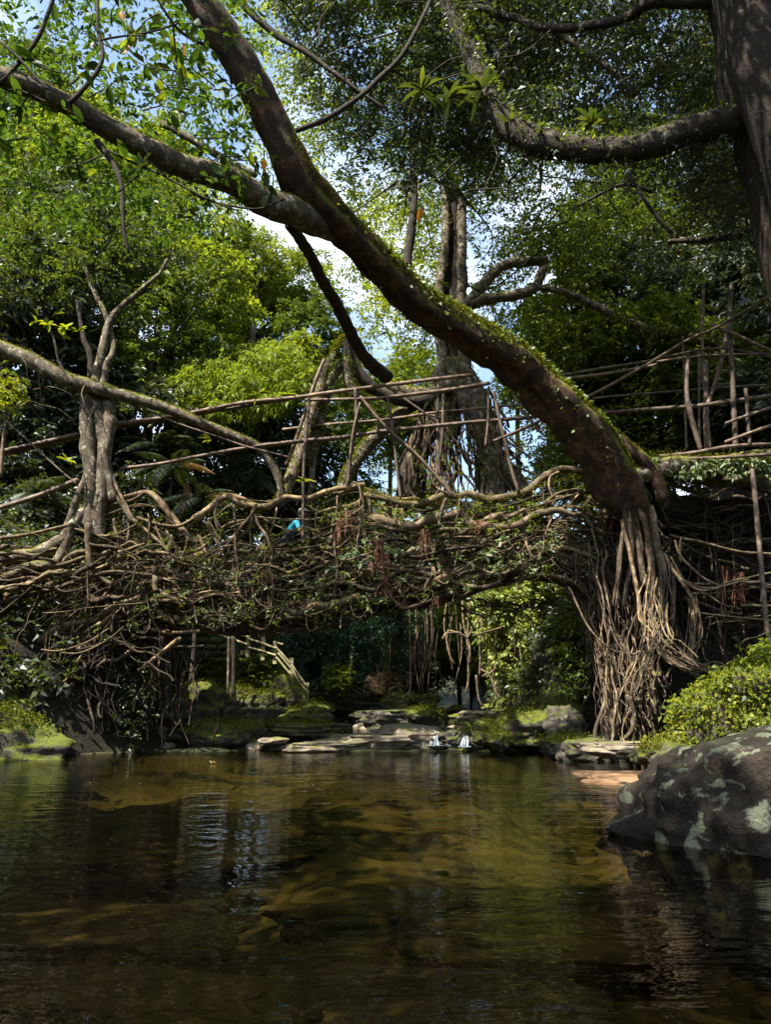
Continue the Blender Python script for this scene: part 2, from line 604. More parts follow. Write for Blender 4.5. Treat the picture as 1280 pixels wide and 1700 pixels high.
h.l(geo.outputs['Position'], mp.inputs['Vector'])
p = nt.nodes.new('ShaderNodeBsdfPrincipled')
h.l(h.ramp(h.noise(1.5, 4, .6, mp.outputs['Vector']), [(.35, (.10, .14, .16)), (.62, (.48, .54, .58))]), p.inputs['Base Color'])
p.inputs['Roughness'].default_value = .25
h.l(p.outputs[0], out.inputs['Surface'])
M['foam'] = mf
M['shirt'] = plain('turquoise_cloth', (.01, .27, .42))
M['trouser'] = plain('dark_cloth', (.02, .03, .05))
M['skin'] = plain('skin', (.30, .16, .10))
M['hair'] = plain('black_hair', (.012, .010, .009))
M['cap'] = plain('grey_cap_cloth', (.30, .32, .35))
M['shoe'] = plain('pale_blue_shoe', (.45, .62, .70))


# ------------------------------------------------------------------ terrain
def lin(y, ys, xs):
    return np.interp(y, ys, xs)


def edge_l(y):
    return lin(y, [-20, 12, 15, 17.5, 19, 22, 24, 28.4, 29.2, 32, 36, 46, 60], [-11, -10.5, -9.6, -8.0, -6.6, -6.4, -8.2, -8.2, -4.6, -4.4, -3.2, -2.0, -2])


def edge_r(y):
    return lin(y, [-20, 4, 8, 11, 14, 17, 19.2, 22, 26, 32, 40, 50, 60], [7, 6, 5, 4.2, 4.7, 5.6, 6.0, 5.8, 4.6, 4.6, 5.4, 6, 6])


def ground_h(x, y):
    x = np.asarray(x, float); y = np.asarray(y, float)
    l, r = edge_l(y), edge_r(y)
    p = np.stack([x * .35, y * .35, 0 * x], -1)
    bed = -.75 + .28 * fbm(p, 3, 11) + .10 * fbm(p * 4, 2, 12)
    up = .02 + .022 * np.maximum(y - 20, 0) + .08 * fbm(p * 3, 3, 15)
    bed = bed + (up - bed) * sstep(18.9, 19.8, y)
    dl = l - x
    dr = x - r
    nz = 1 + .25 * fbm(p * 1.1, 3, 21)
    left = sstep(-.4, 2.2, dl) * lin(y, [0, 14, 18, 20, 24, 32, 50], [2.5, 2.5, 3.5, 4.0, 3.2, 2.2, 2.5]) * nz + np.maximum(dl - 1.5, 0) * .55
    lowr = lin(y, [0, 10, 14, 19.2, 20.8, 30, 50], [1.0, .9, .7, .6, 6.0, 4.0, 2.5])
    right = sstep(-.3, 1.8, dr) * lowr * nz + np.maximum(dr - 3.2, 0) * .55
    far = np.clip(y - 56, 0, 60) * .12
    return bed + np.where(dl > -.4, left, 0) + np.where(dr > -.3, right, 0) + far


def grid(xs, ys, hf):
    X, Y = np.meshgrid(xs, ys)
    Z = hf(X, Y)
    v = np.stack([X, Y, Z], -1).reshape(-1, 3)
    nx, ny = len(xs), len(ys)
    i = np.arange(ny - 1)[:, None] * nx
    j = np.arange(nx - 1)[None, :]
    q = np.stack([i + j, i + j + 1, i + nx + j + 1, i + nx + j], -1).reshape(-1, 4)
    return v, q


xs = np.concatenate([np.linspace(-400, -30, 24), np.arange(-29.5, 30, .3), np.linspace(30.5, 400, 24)])
ys = np.concatenate([np.linspace(-200, -16, 10), np.arange(-15, 20, .3), np.arange(20, 62, .4), np.linspace(63, 500, 30)])
b = MB()
b.add(*grid(xs, ys, ground_h))
g = b.build('ground', M['soil'])
g['kind'] = 'structure'
# river bed sheet laid over the soil of the pool
b = MB()
b.add(*grid(np.arange(-10.8, 7.2, .22), np.arange(-6, 19.6, .22), lambda x, y: np.minimum(ground_h(x, y), .03) + .012))
g = b.build('river_bed', M['bed'])
g['kind'] = 'structure'
b = MB()
b.add(*grid(np.linspace(-12, 9, 2), np.linspace(-14, 20.6, 2), lambda x, y: x * 0))
g = b.build('river_water', M['water'], smooth=False)
g['kind'] = 'structure'
# shallow stream above the rapids
b = MB()
b.add(*grid(np.linspace(-3.5, 6.5, 24), np.linspace(21.2, 56, 60), lambda x, y: .04 + .022 * np.maximum(y - 20, 0) + .03 + 0 * x))
g = b.build('stream_water', M['water'], smooth=True)
g['kind'] = 'structure'


# ------------------------------------------------------------------ rocks
_ico = {}


def icos(sub):
    if sub in _ico:
        return _ico[sub]
    import bmesh
    bm = bmesh.new()
    bmesh.ops.create_icosphere(bm, subdivisions=sub, radius=1)
    bm.verts.ensure_lookup_table()
    v = np.array([x.co[:] for x in bm.verts])
    f = np.array([[q.index for q in y.verts] for y in bm.faces])
    bm.free()
    _ico[sub] = (v, f)
    return v, f


def rock_verts(size, seed, sub=4, rough=.28, strata=0.0, flat_top=0.0, freq=1.5):
    v, f = icos(sub)
    v = v.copy()
    n = fbm(v * freq + seed * 7.3, 5, seed)
    # facets: pull towards a few random planes
    rr = np.random.RandomState(seed)
    for k in range(9):
        pn = unit(rr.normal(size=3))
        dd = v @ pn - rr.uniform(.62, .85)
        v = v - np.maximum(dd, 0)[:, None] * pn * .75
    v = v * (1 + rough * n + .05 * fbm(v * freq * 5 + seed, 3, seed + 5))[:, None]
    if flat_top:
        v[:, 2] = np.where(v[:, 2] > flat_top, flat_top + (v[:, 2] - flat_top) * .25, v[:, 2])
    if strata:
        k = np.floor(v[:, 2] * 7 + .6 * fbm(v * 2, 2, seed + 3))
        v[:, :2] *= (1 + strata * np.array([_hash(np.int64(a), np.int64(1), np.int64(2), seed) for a in k]))[:, None]
    return v * np.asarray(size), f


def rock(name, label, cat, loc, size, seed, mat, rotz=0, sub=4, group=None, **kw):
    v, f = rock_verts(size, seed, sub, **kw)
    c, s = math.cos(rotz), math.sin(rotz)
    v = v @ np.array([[c, s, 0], [-s, c, 0], [0, 0, 1]])
    b = MB()
    b.add(v, None, f)
    o = b.build(name, mat)
    o.location = loc
    return tag(o, label, cat, group), v + np.asarray(loc)


def scatter_on(v, n, rng, zmin=.2, f=None):
    """points on the upward part of a cloud of surface vertices"""
    c = v.mean(0)
    nn = unit(v - c)
    ok = np.where(nn[:, 2] > zmin)[0]
    k = ok[rng.randint(0, len(ok), n)]
    return v[k] + rng.normal(size=(n, 3)) * .05, nn[k]


def cover(mb, v, n, L, rng, zmin=.2, wr=.6, spread=.06, big=False):
    p, nn = scatter_on(v, n, rng, zmin)
    p = p + rng.normal(size=(n, 3)) * spread + nn * .03
    d = rng.normal(size=(n, 3)) + nn * .7 + np.array([0, 0, -.2])
    leafset(mb, p, d, nn + rng.normal(size=(n, 3)) * .5, L * rng.uniform(.6, 1.3, n), L * wr, big=big)


# the big foreground boulder with pale lichen, at the right water edge
v, f = rock_verts((2.75, 2.3, 1.28), 5, 6, rough=.16, freq=1.1)
v += .05 * fbm(v * 4, 5, 9)[:, None] * unit(v)
a = math.radians(-28)
rot = np.array([[math.cos(a), math.sin(a), 0], [-math.sin(a), math.cos(a), 0], [0, 0, 1]])
v = v @ rot
b = MB(); b.add(v, None, f)
o = b.build('boulder', M['boulder']); o.location = (4.80, 7.1, -.18)
tag(o, 'large dark boulder with pale green lichen patches rising from the near water', 'boulder')
o, _ = rock('boulder', 'low dark rock in the water just behind the large lichen boulder', 'rock', (4.15, 9.8, -.05), (.9, .7, .38), 8, M['boulder'], sub=4)
o, _ = rock('rock', 'flat reddish brown wet slab at the right water edge', 'rock', (4.15, 12.6, -.06), (1.15, 1.3, .20), 9, M['rock_wet'], sub=4, strata=.1, flat_top=.4)

rs = np.random.RandomState(3)
# mossy rock at the left edge of the pool
o, v = rock('mossy_rock', 'moss covered rock tapering into the pool at the far left', 'rock', (-8.9, 17.4, .05), (2.3, 1.3, .82), 12, M['rock_moss'], sub=5, rough=.35)
_lm = (o, v)

def leafy_cover(o, v, n, L, mat, name='moss', zmin=.2, wr=.6, spread=.05, big=False):
    b = MB(); cover(b, v, n, L, rs, zmin, wr, spread, big)
    q = b.build(name, mat, o, kind='stuff', origin=tuple(o.location))
    q.location = (0, 0, 0)
    return q


o, v = rock('mossy_rock', 'brown boulder with orange moss under the roots at the left edge', 'rock', P(30, 1165, 18.6), (1.0, .8, .75), 14, M['rock_moss'], sub=4)
leafy_cover(_lm[0], _lm[1], 5000, .055, M['moss'], 'moss', .5)
leafy_cover(_lm[0], _lm[1], 700, .10, M['leaf_mid'], 'leaves', .3)
# round mound of small leaves at the right bank
o, v = rock('leafy_mound', 'rounded rock mound covered with small green creeper leaves on the right bank', 'mound', (8.3, 15.8, .55), (2.35, 1.5, 1.25), 15, M['rock_moss'], sub=5, rough=.16)
leafy_cover(o, v, 9000, .055, M['moss'], 'moss', .1)
leafy_cover(o, v, 7000, .12, M['leaf_lime'], 'leaves', -.45, .62, .07)
leafy_cover(o, v, 3000, .13, M['leaf_mid'], 'leaves', -.6, .62, .07)

specs = [
    # label, px, py(base centre), D, size, seed, mat, strata
    ('long dark layered rock shelf with a bright moss top under the bridge', 497, 1213, 21.6, (1.30, .9, .42), 21, 'rock_moss', .06),
    ('bright yellow moss stone lying against the right end of the dark shelf', 508, 1190, 22.4, (.75, .6, .42), 22, 'rock_moss', 0),
    ('flat topped mossy block below the stair foot', 438, 1168, 24.5, (.75, .7, .62), 23, 'rock_moss', .05),
    ('dark block under the flat topped mossy block', 442, 1190, 23.6, (1.0, .6, .5), 24, 'rock', .05),
    ('round mossy boulder between the stair foot and the retaining wall', 478, 1160, 25.5, (.7, .6, .65), 25, 'rock_moss', 0),
    ('big rounded green moss boulder left of the wooden post', 335, 1175, 22.6, (1.15, .9, .75), 26, 'rock_moss', 0),
    ('mossy boulder right behind the wooden post', 398, 1163, 24.6, (.52, .5, .5), 27, 'rock_moss', 0),
    ('low mossy rock at the water line below the hanging roots', 350, 1222, 20.7, (.9, .6, .36), 28, 'rock_moss', 0),
    ('dark mossy rock sloping into the pool beside the hanging roots', 395, 1218, 20.9, (.8, .6, .42), 29, 'rock_moss', 0),
    ('small flat stone on the shore in front of the dark shelf', 455, 1230, 20.0, (.42, .3, .10), 30, 'rock_flat', 0),
    ('bright moss rock bank curling down to the pool right of the rapids', 868, 1215, 20.4, (1.15, 1.0, .52), 31, 'rock_moss', 0),
    ('upper bright moss rock right of the rapids', 915, 1195, 22.0, (1.2, 1.0, .70), 32, 'rock_moss', 0),
    ('dark rounded boulder above the bright moss bank', 932, 1208, 19.6, (.62, .6, .52), 33, 'rock', 0),
    ('dark undercut rock at the pool below the root pillar', 945, 1245, 17.9, (.75, .6, .34), 34, 'rock_moss', 0),
    ('black wet rock at the water beside the looped roots', 980, 1252, 16.9, (.75, .6, .36), 35, 'rock', 0),
    ('layered tan ledge with roots running over it at the right bank', 1040, 1242, 15.6, (1.05, .7, .22), 36, 'rock_flat', .1),
    ('small yellow moss rock on the right bank ledge', 1095, 1250, 14.0, (.55, .45, .22), 37, 'rock_moss', 0),
    ('small grey rock wedged between ledge and lichen boulder', 1135, 1262, 12.4, (.55, .5, .24), 38, 'rock', 0),
    ('rounded tan rock with a wet dark face at the pool edge right of the rapids', 812, 1222, 20.3, (.62, .6, .40), 39, 'rock_moss', 0),
    ('small moss rock left of the moss bank touching the pool', 830, 1232, 19.6, (.36, .35, .26), 40, 'rock_moss', 0),
    ('low rounded rock splitting the two small falls', 752, 1228, 20.4, (.50, .6, .30), 41, 'rock', 0),
    ('broad mossy sandstone dome left of the small falls', 680, 1222, 20.8, (1.05, .9, .5), 42, 'rock_flat', .04),
    ('broad flat sandstone slab in the middle of the shore', 610, 1232, 21.0, (1.7, 1.2, .42), 43, 'rock_flat', .05),
    ('thin sandstone sheet at the left water edge of the shore', 540, 1238, 20.2, (1.25, .8, .24), 44, 'rock_flat', .05),
    ('grey flat rock behind the sandstone slab', 655, 1192, 26.0, (1.5, 1.1, .5), 45, 'rock', .05),
    ('rounded dark rock at the head of the falls', 712, 1192, 25.0, (.7, .6, .38), 46, 'rock_moss', 0),
    ('dark sloping bank rock below the far bush', 590, 1165, 33.0, (2.2, 1.6, .75), 47, 'rock', .05),
    ('pale tilted rock plate behind the moss bank', 835, 1190, 27.0, (1.4, 1.0, .4), 48, 'rock_flat', .05),
    ('far boulder with moss cap under the lit hanging foliage', 850, 1178, 31.0, (1.1, .9, .55), 49, 'rock_moss', 0),
    ('round boulder below the far leaning trunk', 660, 1172, 31.0, (.7, .7, .52), 50, 'rock_moss', 0),
    ('moss boulder beside the far hanging vines', 700, 1172, 32.0, (.9, .8, .55), 51, 'rock_moss', 0),
    ('large dark boulder in the far bush left of the leaning trunk', 570, 1148, 36.0, (1.2, 1.1, .95), 52, 'rock', 0),
    ('second dark boulder in the far bush nearer the trunk', 603, 1152, 35.0, (.9, .9, .75), 53, 'rock', 0),
]
for lab, px, py, D, sz, sd, mt, strat in specs:
    p = P(px, py, D)
    o, v = rock('rock' if mt != 'rock_moss' else 'mossy_rock', lab, 'rock', p, sz, sd, M[mt], rotz=rs.uniform(-.4, .4), sub=5, strata=strat, flat_top=.45 if strat else 0, rough=.26)
    if mt == 'rock_moss':
        leafy_cover(o, v, int(900 + 900 * sz[0]), .05, M['moss'], 'moss', .25)
# scattered stones of the rapids, alike
stone_me = []
for k in range(6):
    v, f = rock_verts((1, 1, .6), 60 + k, 3, rough=.3)
    b = MB(); b.add(v, None, f)
    stone_me.append([b.mesh('stone', M['rock']), b.mesh('stone', M['rock_moss']), b.mesh('stone', M['rock_flat'])])
for k in range(110):
    y = 20.2 + 26 * rs.rand() ** 1.4
    l, r = edge_l(y) + .4, edge_r(y) - .1
    x = l + (r - l) * rs.rand()
    if y < 23 and (x < 1.3 and x > -1.8):
        continue
    z = float(ground_h(x, y))
    s = rs.uniform(.14, .42) * (1 + (y - 20) * .02)
    o = put(stone_me[k % 6][rs.randint(3)], 'stone', (x, y, z + s * .1), (rs.uniform(-.3, .3), rs.uniform(-.3, .3), rs.uniform(0, 6)), s)
    tag(o, 'small loose stone lying in the rocky stream bed above the pool', 'stone', 'loose stones of the stream bed')
# submerged slabs seen through the water
for k, (px, py, sx, sy, z, lab) in enumerate([
        (120, 1470, 1.6, .8, -.42, 'long brown submerged slab at the left under shallow water'),
        (330, 1380, 1.9, .9, -.50, 'pale olive submerged slab left of centre'),
        (560, 1345, 1.6, .8, -.55, 'broad submerged slab near the middle of the pool'),
        (180, 1345, 1.7, 1.0, -.58, 'submerged slab in the left half below the floating leaves'),
        (250, 1560, 1.1, .5, -.38, 'reddish submerged rock plate in the near left water'),
        (60, 1695, .55, .25, -.22, 'brown submerged rock in the bottom left corner'),
        (820, 1640, .8, .32, -.45, 'dim submerged rock at the bottom right of centre'),
        (1230, 1650, .5, .3, -.30, 'brown submerged rock in the bottom right corner'),
        (850, 1480, 1.3, .6, -.55, 'submerged slab beside the green reflection'),
        (620, 1450, 1.1, .5, -.6, 'narrow submerged slab in the middle water')]):
    D = (CAM_Z - z) * F / (py - 1166)
    rock('submerged_rock', lab, 'rock', ((px - 640) / F * D, D, z - .16), (sx, sy, .26), 80 + k, M['bedrock'], rotz=rs.uniform(-.25, .25), sub=5, flat_top=.35, rough=.2)

# small falls
def fall(top, bot, w0, w1, lab, n=12):
    t = thing('waterfall', lab, 'waterfall')
    b = MB()
    a, c = P(top[0], top[1], top[2]), P(bot[0], bot[1], bot[2])
    for k in range(n):
        q = (k + .5) / n - .5
        p0 = a + np.array([q * w0, rs.uniform(-.05, .05), rs.uniform(-.02, .02)]); p1 = c + np.array([q * w1 + rs.normal() * .03, rs.uniform(-.05, .05), .01])
        s_ = np.linspace(0, 1, 6)[:, None]
        path = p0 + (p1 - p0) * np.concatenate([s_, s_ ** .7, s_ ** 1.7], 1)
        path = np.vstack([p0 + (0, .10, .0), path])
        tube(b, path, np.array([.012, .02, .022, .02, .022, .02, .026]) * rs.uniform(.6, 1.3), 6, .3, step=.05, rng=rs)
    b.build('streams', M['foam'], t)
    b = MB()
    m_ = 26
    p_ = c + np.stack([rs.normal(size=m_) * w1 * .45, -abs(rs.normal(size=m_)) * .10, np.full(m_, .012)], -1)
    for q in p_:
        v_, f_ = icos(1)
        b.add(v_ * np.array([.03, .02, .010]) * rs.uniform(.5, 1.6) + q, None, f_)
    b.build('foam', M['foam'], t, kind='stuff')


rock('rock', 'dark lip rock that the left small fall pours over', 'rock', P(722, 1222, 21.45), (.55, .5, .42), 141, M['rock'], flat_top=.5)
rock('rock', 'dark lip rock that the right small fall pours over', 'rock', P(786, 1226, 21.3), (.6, .5, .38), 142, M['rock'], flat_top=.5)
fall((715, 1208, 20.8), (723, 1238, 19.8), .12, .24, 'left of two small white falls dropping into the pool')
fall((774, 1222, 20.3), (770, 1240, 19.8), .12, .16, 'right of two small falls spilling over a dark lip', 7)


# ------------------------------------------------------------------ the living root bridge
def PP(pts, D):
    """traced pixel list -> places; D scalar or (start, end)"""
    pts = np.asarray(pts, float)
    if np.isscalar(D):
        d = np.full(len(pts), D)
    elif len(D) == len(pts):
        d = np.asarray(D, float)
    else:
        d = np.linspace(D[0], D[1], len(pts))
    return P(pts[:, 0], pts[:, 1], d)


def px_r(pts, D, w):
    """radius in metres for a width in photo pixels"""
    pts = np.asarray(pts, float)
    d = np.linspace(D, D, len(pts)) if np.isscalar(D) else (np.asarray(D, float) if len(D) == len(pts) else np.linspace(D[0], D[1], len(pts)))
    w = np.interp(np.linspace(0, 1, len(pts)), np.linspace(0, 1, len(np.atleast_1d(w))), np.atleast_1d(w))
    return mpp(pts[:, 1], d) * w / 2


def jit(c, amp, rng, freq=1.2):
    o = rng.rand(3) * 50
    c = np.asarray(c)
    return c + amp * np.stack([fbm(c * freq + o + k * 17, 2, 5 + k) for k in range(3)], -1)


bridge = thing('root_bridge', 'living bridge of woven tan tree roots spanning the river above the pool', 'bridge')
rng = np.random.RandomState(11)
n_root = [0]


def root(pts, D, w, mat='root', parent=bridge, amp=.035, sides=8, lump=.16, lobes=0, name='root'):
    pts = np.asarray(pts, float)
    c = PP(pts, D)
    r = px_r(pts, D, w)
    a = catmull(np.hstack([c, r[:, None]]), step=.14)
    c, r = jit(a[:, :3], amp, rng), a[:, 3]
    b = MB()
    tube(b, c, r, sides, lump, smooth_path=False, rng=rng, lobes=lobes, flat=rng.uniform(.6, 1))
    n_root[0] += 1
    return b.build(name, M[mat], parent)


TX = [-200, 0, 60, 110, 150, 200, 250, 300, 340, 380, 460, 520, 600, 680, 760, 840, 900, 960, 1000, 1060, 1100]
TY = [950, 930, 915, 890, 870, 850, 840, 880, 860, 832, 838, 828, 812, 834, 826, 826, 804, 790, 800, 840, 860]
BX = [-200, 0, 120, 200, 260, 330, 400, 480, 560, 620, 680, 740, 800, 860, 920, 980, 1020, 1060, 1100]
BY = [1160, 1130, 1110, 1075, 1042, 1044, 1046, 1042, 1034, 1014, 1008, 996, 974, 958, 958, 982, 1035, 1085, 1100]


def BR(x, t, dy):
    """place on the bridge: photo column x, 0 = hand rail .. 1 = underside, dy metres across"""
    T = np.interp(x, TX, TY); B_ = np.interp(x, BX, BY)
    return P(x, T + (B_ - T) * t, 20 + np.asarray(dy, float))


# packed body of the deck
n, m = 120, 22
xx = np.linspace(-180, 1085, n)
ph = np.linspace(0, 2 * np.pi, m, endpoint=False)
X_, PH = np.meshgrid(xx, ph, indexing='ij')
tt = .77 + .16 * np.sin(PH) * (1 + 0 * X_)
dyy = .72 * np.cos(PH)
v = BR(X_, tt, dyy)
v = v + .13 * fbm(v * 1.6, 4, 31)[..., None] * np.array([.3, 1, 1.2]) + .05 * fbm(v * 6, 2, 33)[..., None]
i = np.arange(n - 1)[:, None] * m
j = np.arange(m)[None, :]
b = MB()
b.add(v.reshape(-1, 3), np.stack([i + j, i + (j + 1) % m, i + m + (j + 1) % m, i + m + j], -1).reshape(-1, 4))
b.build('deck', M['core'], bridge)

# roots traced one by one: points, distance, width (photo pixels)
NR, FR = 19.15, 20.85
traced = [
    ([(320, 865), (345, 848), (362, 832), (378, 826), (395, 835), (415, 838), (430, 840), (450, 838), (465, 828), (480, 826), (500, 828), (520, 825), (535, 818), (560, 812), (580, 810), (604, 805)], NR, (13, 11, 10)),
    ([(362, 834), (358, 855), (362, 880)], NR, (8, 3)),
    ([(367, 825), (385, 826), (408, 829)], NR, 4),
    ([(366, 922), (385, 895), (400, 875), (413, 862), (426, 838)], NR - .2, (9, 7)),
    ([(374, 912), (395, 890), (410, 880), (420, 862), (423, 840)], NR - .1, (7, 5)),
    ([(430, 855), (450, 870), (470, 880), (490, 883), (510, 877), (530, 878), (560, 868), (585, 855), (603, 843)], NR - .3, (4, 4)),
    ([(425, 860), (470, 862), (530, 864)], NR - .35, 3),
    ([(498, 832), (520, 845), (535, 850), (555, 862)], NR, 5),
    ([(530, 840), (525, 860), (525, 880), (540, 881), (565, 868)], NR - .15, 4),
    ([(528, 852), (550, 845), (585, 838), (600, 828)], NR - .05, 6),
    ([(583, 806), (588, 800), (595, 804), (600, 830), (590, 842)], NR - .3, 4),
    ([(345, 868), (352, 885), (362, 905), (356, 930)], NR, (8, 6)),
    ([(330, 888), (340, 910), (352, 942)], NR, 8),
    ([(360, 950), (385, 930), (410, 922), (440, 920), (480, 915), (512, 904)], NR - .1, (8, 7)),
    ([(562, 868), (556, 910), (560, 940), (556, 992)], NR - .3, (6, 7)),
    ([(612, 818), (615, 850), (609, 900), (618, 942)], NR, (11, 9)),
    ([(600, 848), (590, 888), (583, 922)], NR - .2, 5),
    ([(600, 822), (640, 828), (670, 836), (700, 836), (720, 828), (740, 822), (760, 825), (775, 819), (790, 822), (815, 830), (840, 825), (860, 822), (880, 812), (895, 798), (910, 788), (925, 782), (950, 781), (975, 788), (992, 802)], NR, (11, 12, 14, 16, 14)),
    ([(640, 832), (680, 838), (720, 836), (760, 834), (800, 838), (850, 836), (900, 830), (960, 820)], NR + .1, (8, 6)),
    ([(742, 828), (733, 850), (728, 880), (722, 910), (715, 932)], NR - .3, (8, 6)),
    ([(686, 880), (686, 866), (694, 862), (702, 868), (704, 880)], NR - .3, 4),
    ([(790, 866), (830, 858), (860, 850), (905, 835), (960, 818)], NR - .35, (3, 4)),
    ([(826, 902), (860, 895), (900, 893), (915, 880), (925, 865), (940, 845), (962, 822)], NR - .2, (7, 4)),
    ([(850, 912), (863, 925), (860, 940), (845, 950), (825, 955), (800, 948), (775, 935), (752, 924)], NR - .3, (5, 8, 6)),
    ([(668, 1004), (672, 978), (682, 962), (697, 955)], NR - .2, (10, 8)),
    ([(745, 965), (770, 972), (800, 975), (830, 966)], NR - .3, (8, 6)),
    ([(720, 928), (737, 952), (757, 972)], NR - .25, 8),
    ([(928, 783), (915, 790), (912, 808), (918, 830), (914, 860), (903, 892)], NR - .25, (6, 5)),
    ([(860, 962), (900, 955), (940, 962), (975, 985)], NR - .1, (12, 9)),
    ([(640, 850), (655, 870), (662, 900), (660, 930)], NR - .1, (6, 5)),
    ([(620, 828), (640, 850), (650, 880)], NR, 5),
    ([(670, 840), (663, 860), (668, 890)], NR, 5),
    ([(800, 830), (812, 850), (830, 870), (822, 900)], NR, 6),
    ([(860, 830), (868, 860), (880, 880)], NR, 5),
    ([(960, 785), (990, 800), (1000, 830), (1010, 870)], NR, (9, 7)),
    ([(975, 825), (990, 838), (1008, 842), (1018, 832)], NR - .4, 4),
    ([(930, 895), (960, 880), (1020, 887)], NR - .4, 3),
    # left tree foot
    ([(183, 780), (195, 810), (207, 835), (225, 865), (260, 895), (297, 930)], 18.9, (8, 9, 6)),
    ([(175, 848), (185, 830), (215, 823), (235, 817), (250, 820), (275, 845), (300, 875), (318, 898)], 19.2, (10, 12, 17, 14)),
    ([(175, 850), (195, 838), (222, 830), (238, 820)], 19.1, (8, 6)),
    ([(228, 860), (255, 868), (280, 873), (300, 872), (322, 860)], 19, (7, 6)),
    ([(146, 870), (147, 900), (150, 940), (165, 957), (188, 972)], 18.6, (12, 11, 8)),
    ([(0, 895), (50, 885), (110, 872)], 18.8, (9, 7)),
    ([(-30, 978), (20, 976), (60, 968)], 18.4, 14),
    ([(50, 940), (100, 937), (140, 925)], 18.5, 8),
    ([(70, 1017), (160, 1008), (245, 1000)], 18.3, 2),
    ([(-5, 1022), (40, 985), (78, 953)], 18.3, 4),
    ([(160, 905), (185, 910), (200, 915), (240, 905)], 18.8, 5),
    ([(175, 890), (200, 885), (230, 868)], 18.8, 3),
    ([(160, 945), (185, 935), (200, 925)], 18.7, 8),
    ([(300, 1060), (275, 1080), (255, 1095), (232, 1112)], 19.0, (9, 7)),
    ([(330, 1048), (305, 1052), (270, 1050), (250, 1044)], 19.0, 7),
    ([(0, 1000), (60, 985), (130, 965), (190, 950), (250, 955)], 18.6, (9, 7)),
    ([(190, 975), (240, 985), (300, 980), (360, 1000)], 18.9, (10, 7)),
    ([(180, 1045), (140, 1065), (100, 1080), (70, 1078)], 18.4, 3),
    ([(205, 1040), (170, 1070), (130, 1085), (90, 1080)], 18.4, 3),
    ([(137, 1085), (125, 1110), (108, 1130), (80, 1145)], 18.6, (6, 4)),
    # right: lateral roots
    ([(1112, 888), (1140, 896), (1170, 901), (1230, 915), (1290, 921)], 18.2, (7, 9, 8)),
    ([(1112, 925), (1135, 960), (1160, 973), (1190, 974), (1215, 966), (1290, 950)], 17.9, (5, 6, 6)),
    ([(1120, 898), (1130, 925), (1155, 950), (1190, 970)], 17.9, (4, 5)),
    ([(1130, 962), (1165, 978), (1215, 970), (1245, 962)], 17.8, 4),
    ([(1150, 985), (1180, 985), (1230, 980), (1290, 968)], 17.8, 3),
    ([(1150, 978), (1180, 992), (1200, 1005), (1220, 1008)], 18.2, 5),
    ([(1160, 1000), (1190, 1010), (1230, 1020)], 17.9, 3),
    ([(1152, 1018), (1210, 1022), (1290, 1032)], 17.6, 3),
    ([(1132, 892), (1130, 910), (1132, 935)], 18.1, 5),
    ([(1172, 900), (1178, 920), (1182, 950)], 18.4, 4),
    # right: vertical aerial roots under the leaning trunk
    ([(1040, 846), (1052, 880), (1060, 920), (1070, 960), (1083, 985), (1092, 1015)], 18.0, (11, 11, 9)),
    ([(1080, 840), (1086, 880), (1092, 910), (1100, 935), (1105, 960), (1098, 985), (1090, 1005)], 17.8, (13, 14, 10)),
    ([(1033, 865), (1043, 910), (1052, 950), (1062, 1000), (1068, 1040)], 17.9, (8, 7)),
    ([(1074, 890), (1078, 930), (1077, 990), (1074, 1050)], 18.3, (9, 8)),
    ([(1113, 935), (1118, 970), (1117, 1020), (1115, 1070)], 18.2, (10, 9)),
    ([(1100, 918), (1118, 945), (1132, 965), (1145, 985), (1155, 1015)], 17.9, (7, 7)),
    # looped roots at the foot of the pillar
    ([(1003, 1165), (992, 1195), (986, 1215), (990, 1240), (1000, 1255), (1008, 1268)], 17.0, (7, 8, 8)),
    ([(1003, 1165), (1010, 1185), (1018, 1205), (1018, 1225), (1008, 1245)], 17.1, (7, 6)),
    ([(1003, 1185), (1000, 1210), (1004, 1230), (1003, 1242)], 17.1, (5, 4)),
    ([(1046, 1165), (1052, 1140), (1040, 1150), (1041, 1115), (1052, 1100)], 17.2, 5),
    ([(1040, 1155), (1053, 1180), (1048, 1210), (1030, 1230), (1015, 1252)], 17.1, (8, 6)),
    ([(1012, 1040), (1030, 1075), (1050, 1085), (1060, 1080)], 17.6, 4),
    ([(945, 975), (968, 1022), (995, 1062), (1022, 1082), (1045, 1086)], 17.8, 4),
]
for pts, D, w in traced:
    root(pts, D, w)
# dark posts and hanging strands beside the arch
# hanging root curtain of the right pillar
for k in range(50):
    x0 = rng.uniform(975, 1088)
    s = (x0 - 975) / 113
    y0 = np.interp(x0, BX, BY) - rng.uniform(20, 110)
    x1 = 1014 + s * 75 + rng.normal() * 12
    y1 = rng.uniform(1195, 1262) if s < .65 else rng.uniform(1090, 1190)
    xm = x0 + (x1 - x0) * rng.uniform(.45, .8) + (14 if s < .4 else 0)
    D0 = rng.uniform(18.6, 20.3) - .5 * s
    D1 = D0 - rng.uniform(.6, 1.7)
    ym = (y0 + y1) / 2
    w = rng.choice([2, 3, 4, 5, 7], p=[.25, .25, .25, .15, .1])
    pts = [(x0, y0), (x0 * .6 + xm * .4 + rng.normal() * 4, y0 * .65 + ym * .35), (xm + rng.normal() * 7, ym), ((xm + x1) / 2 + rng.normal() * 7, (ym + y1) / 2), (x1, y1)]
    root(pts, (D0, D1), (w, w * rng.uniform(.6, 1)), 'root' if rng.rand() < .35 else 'root_dark', amp=.16)
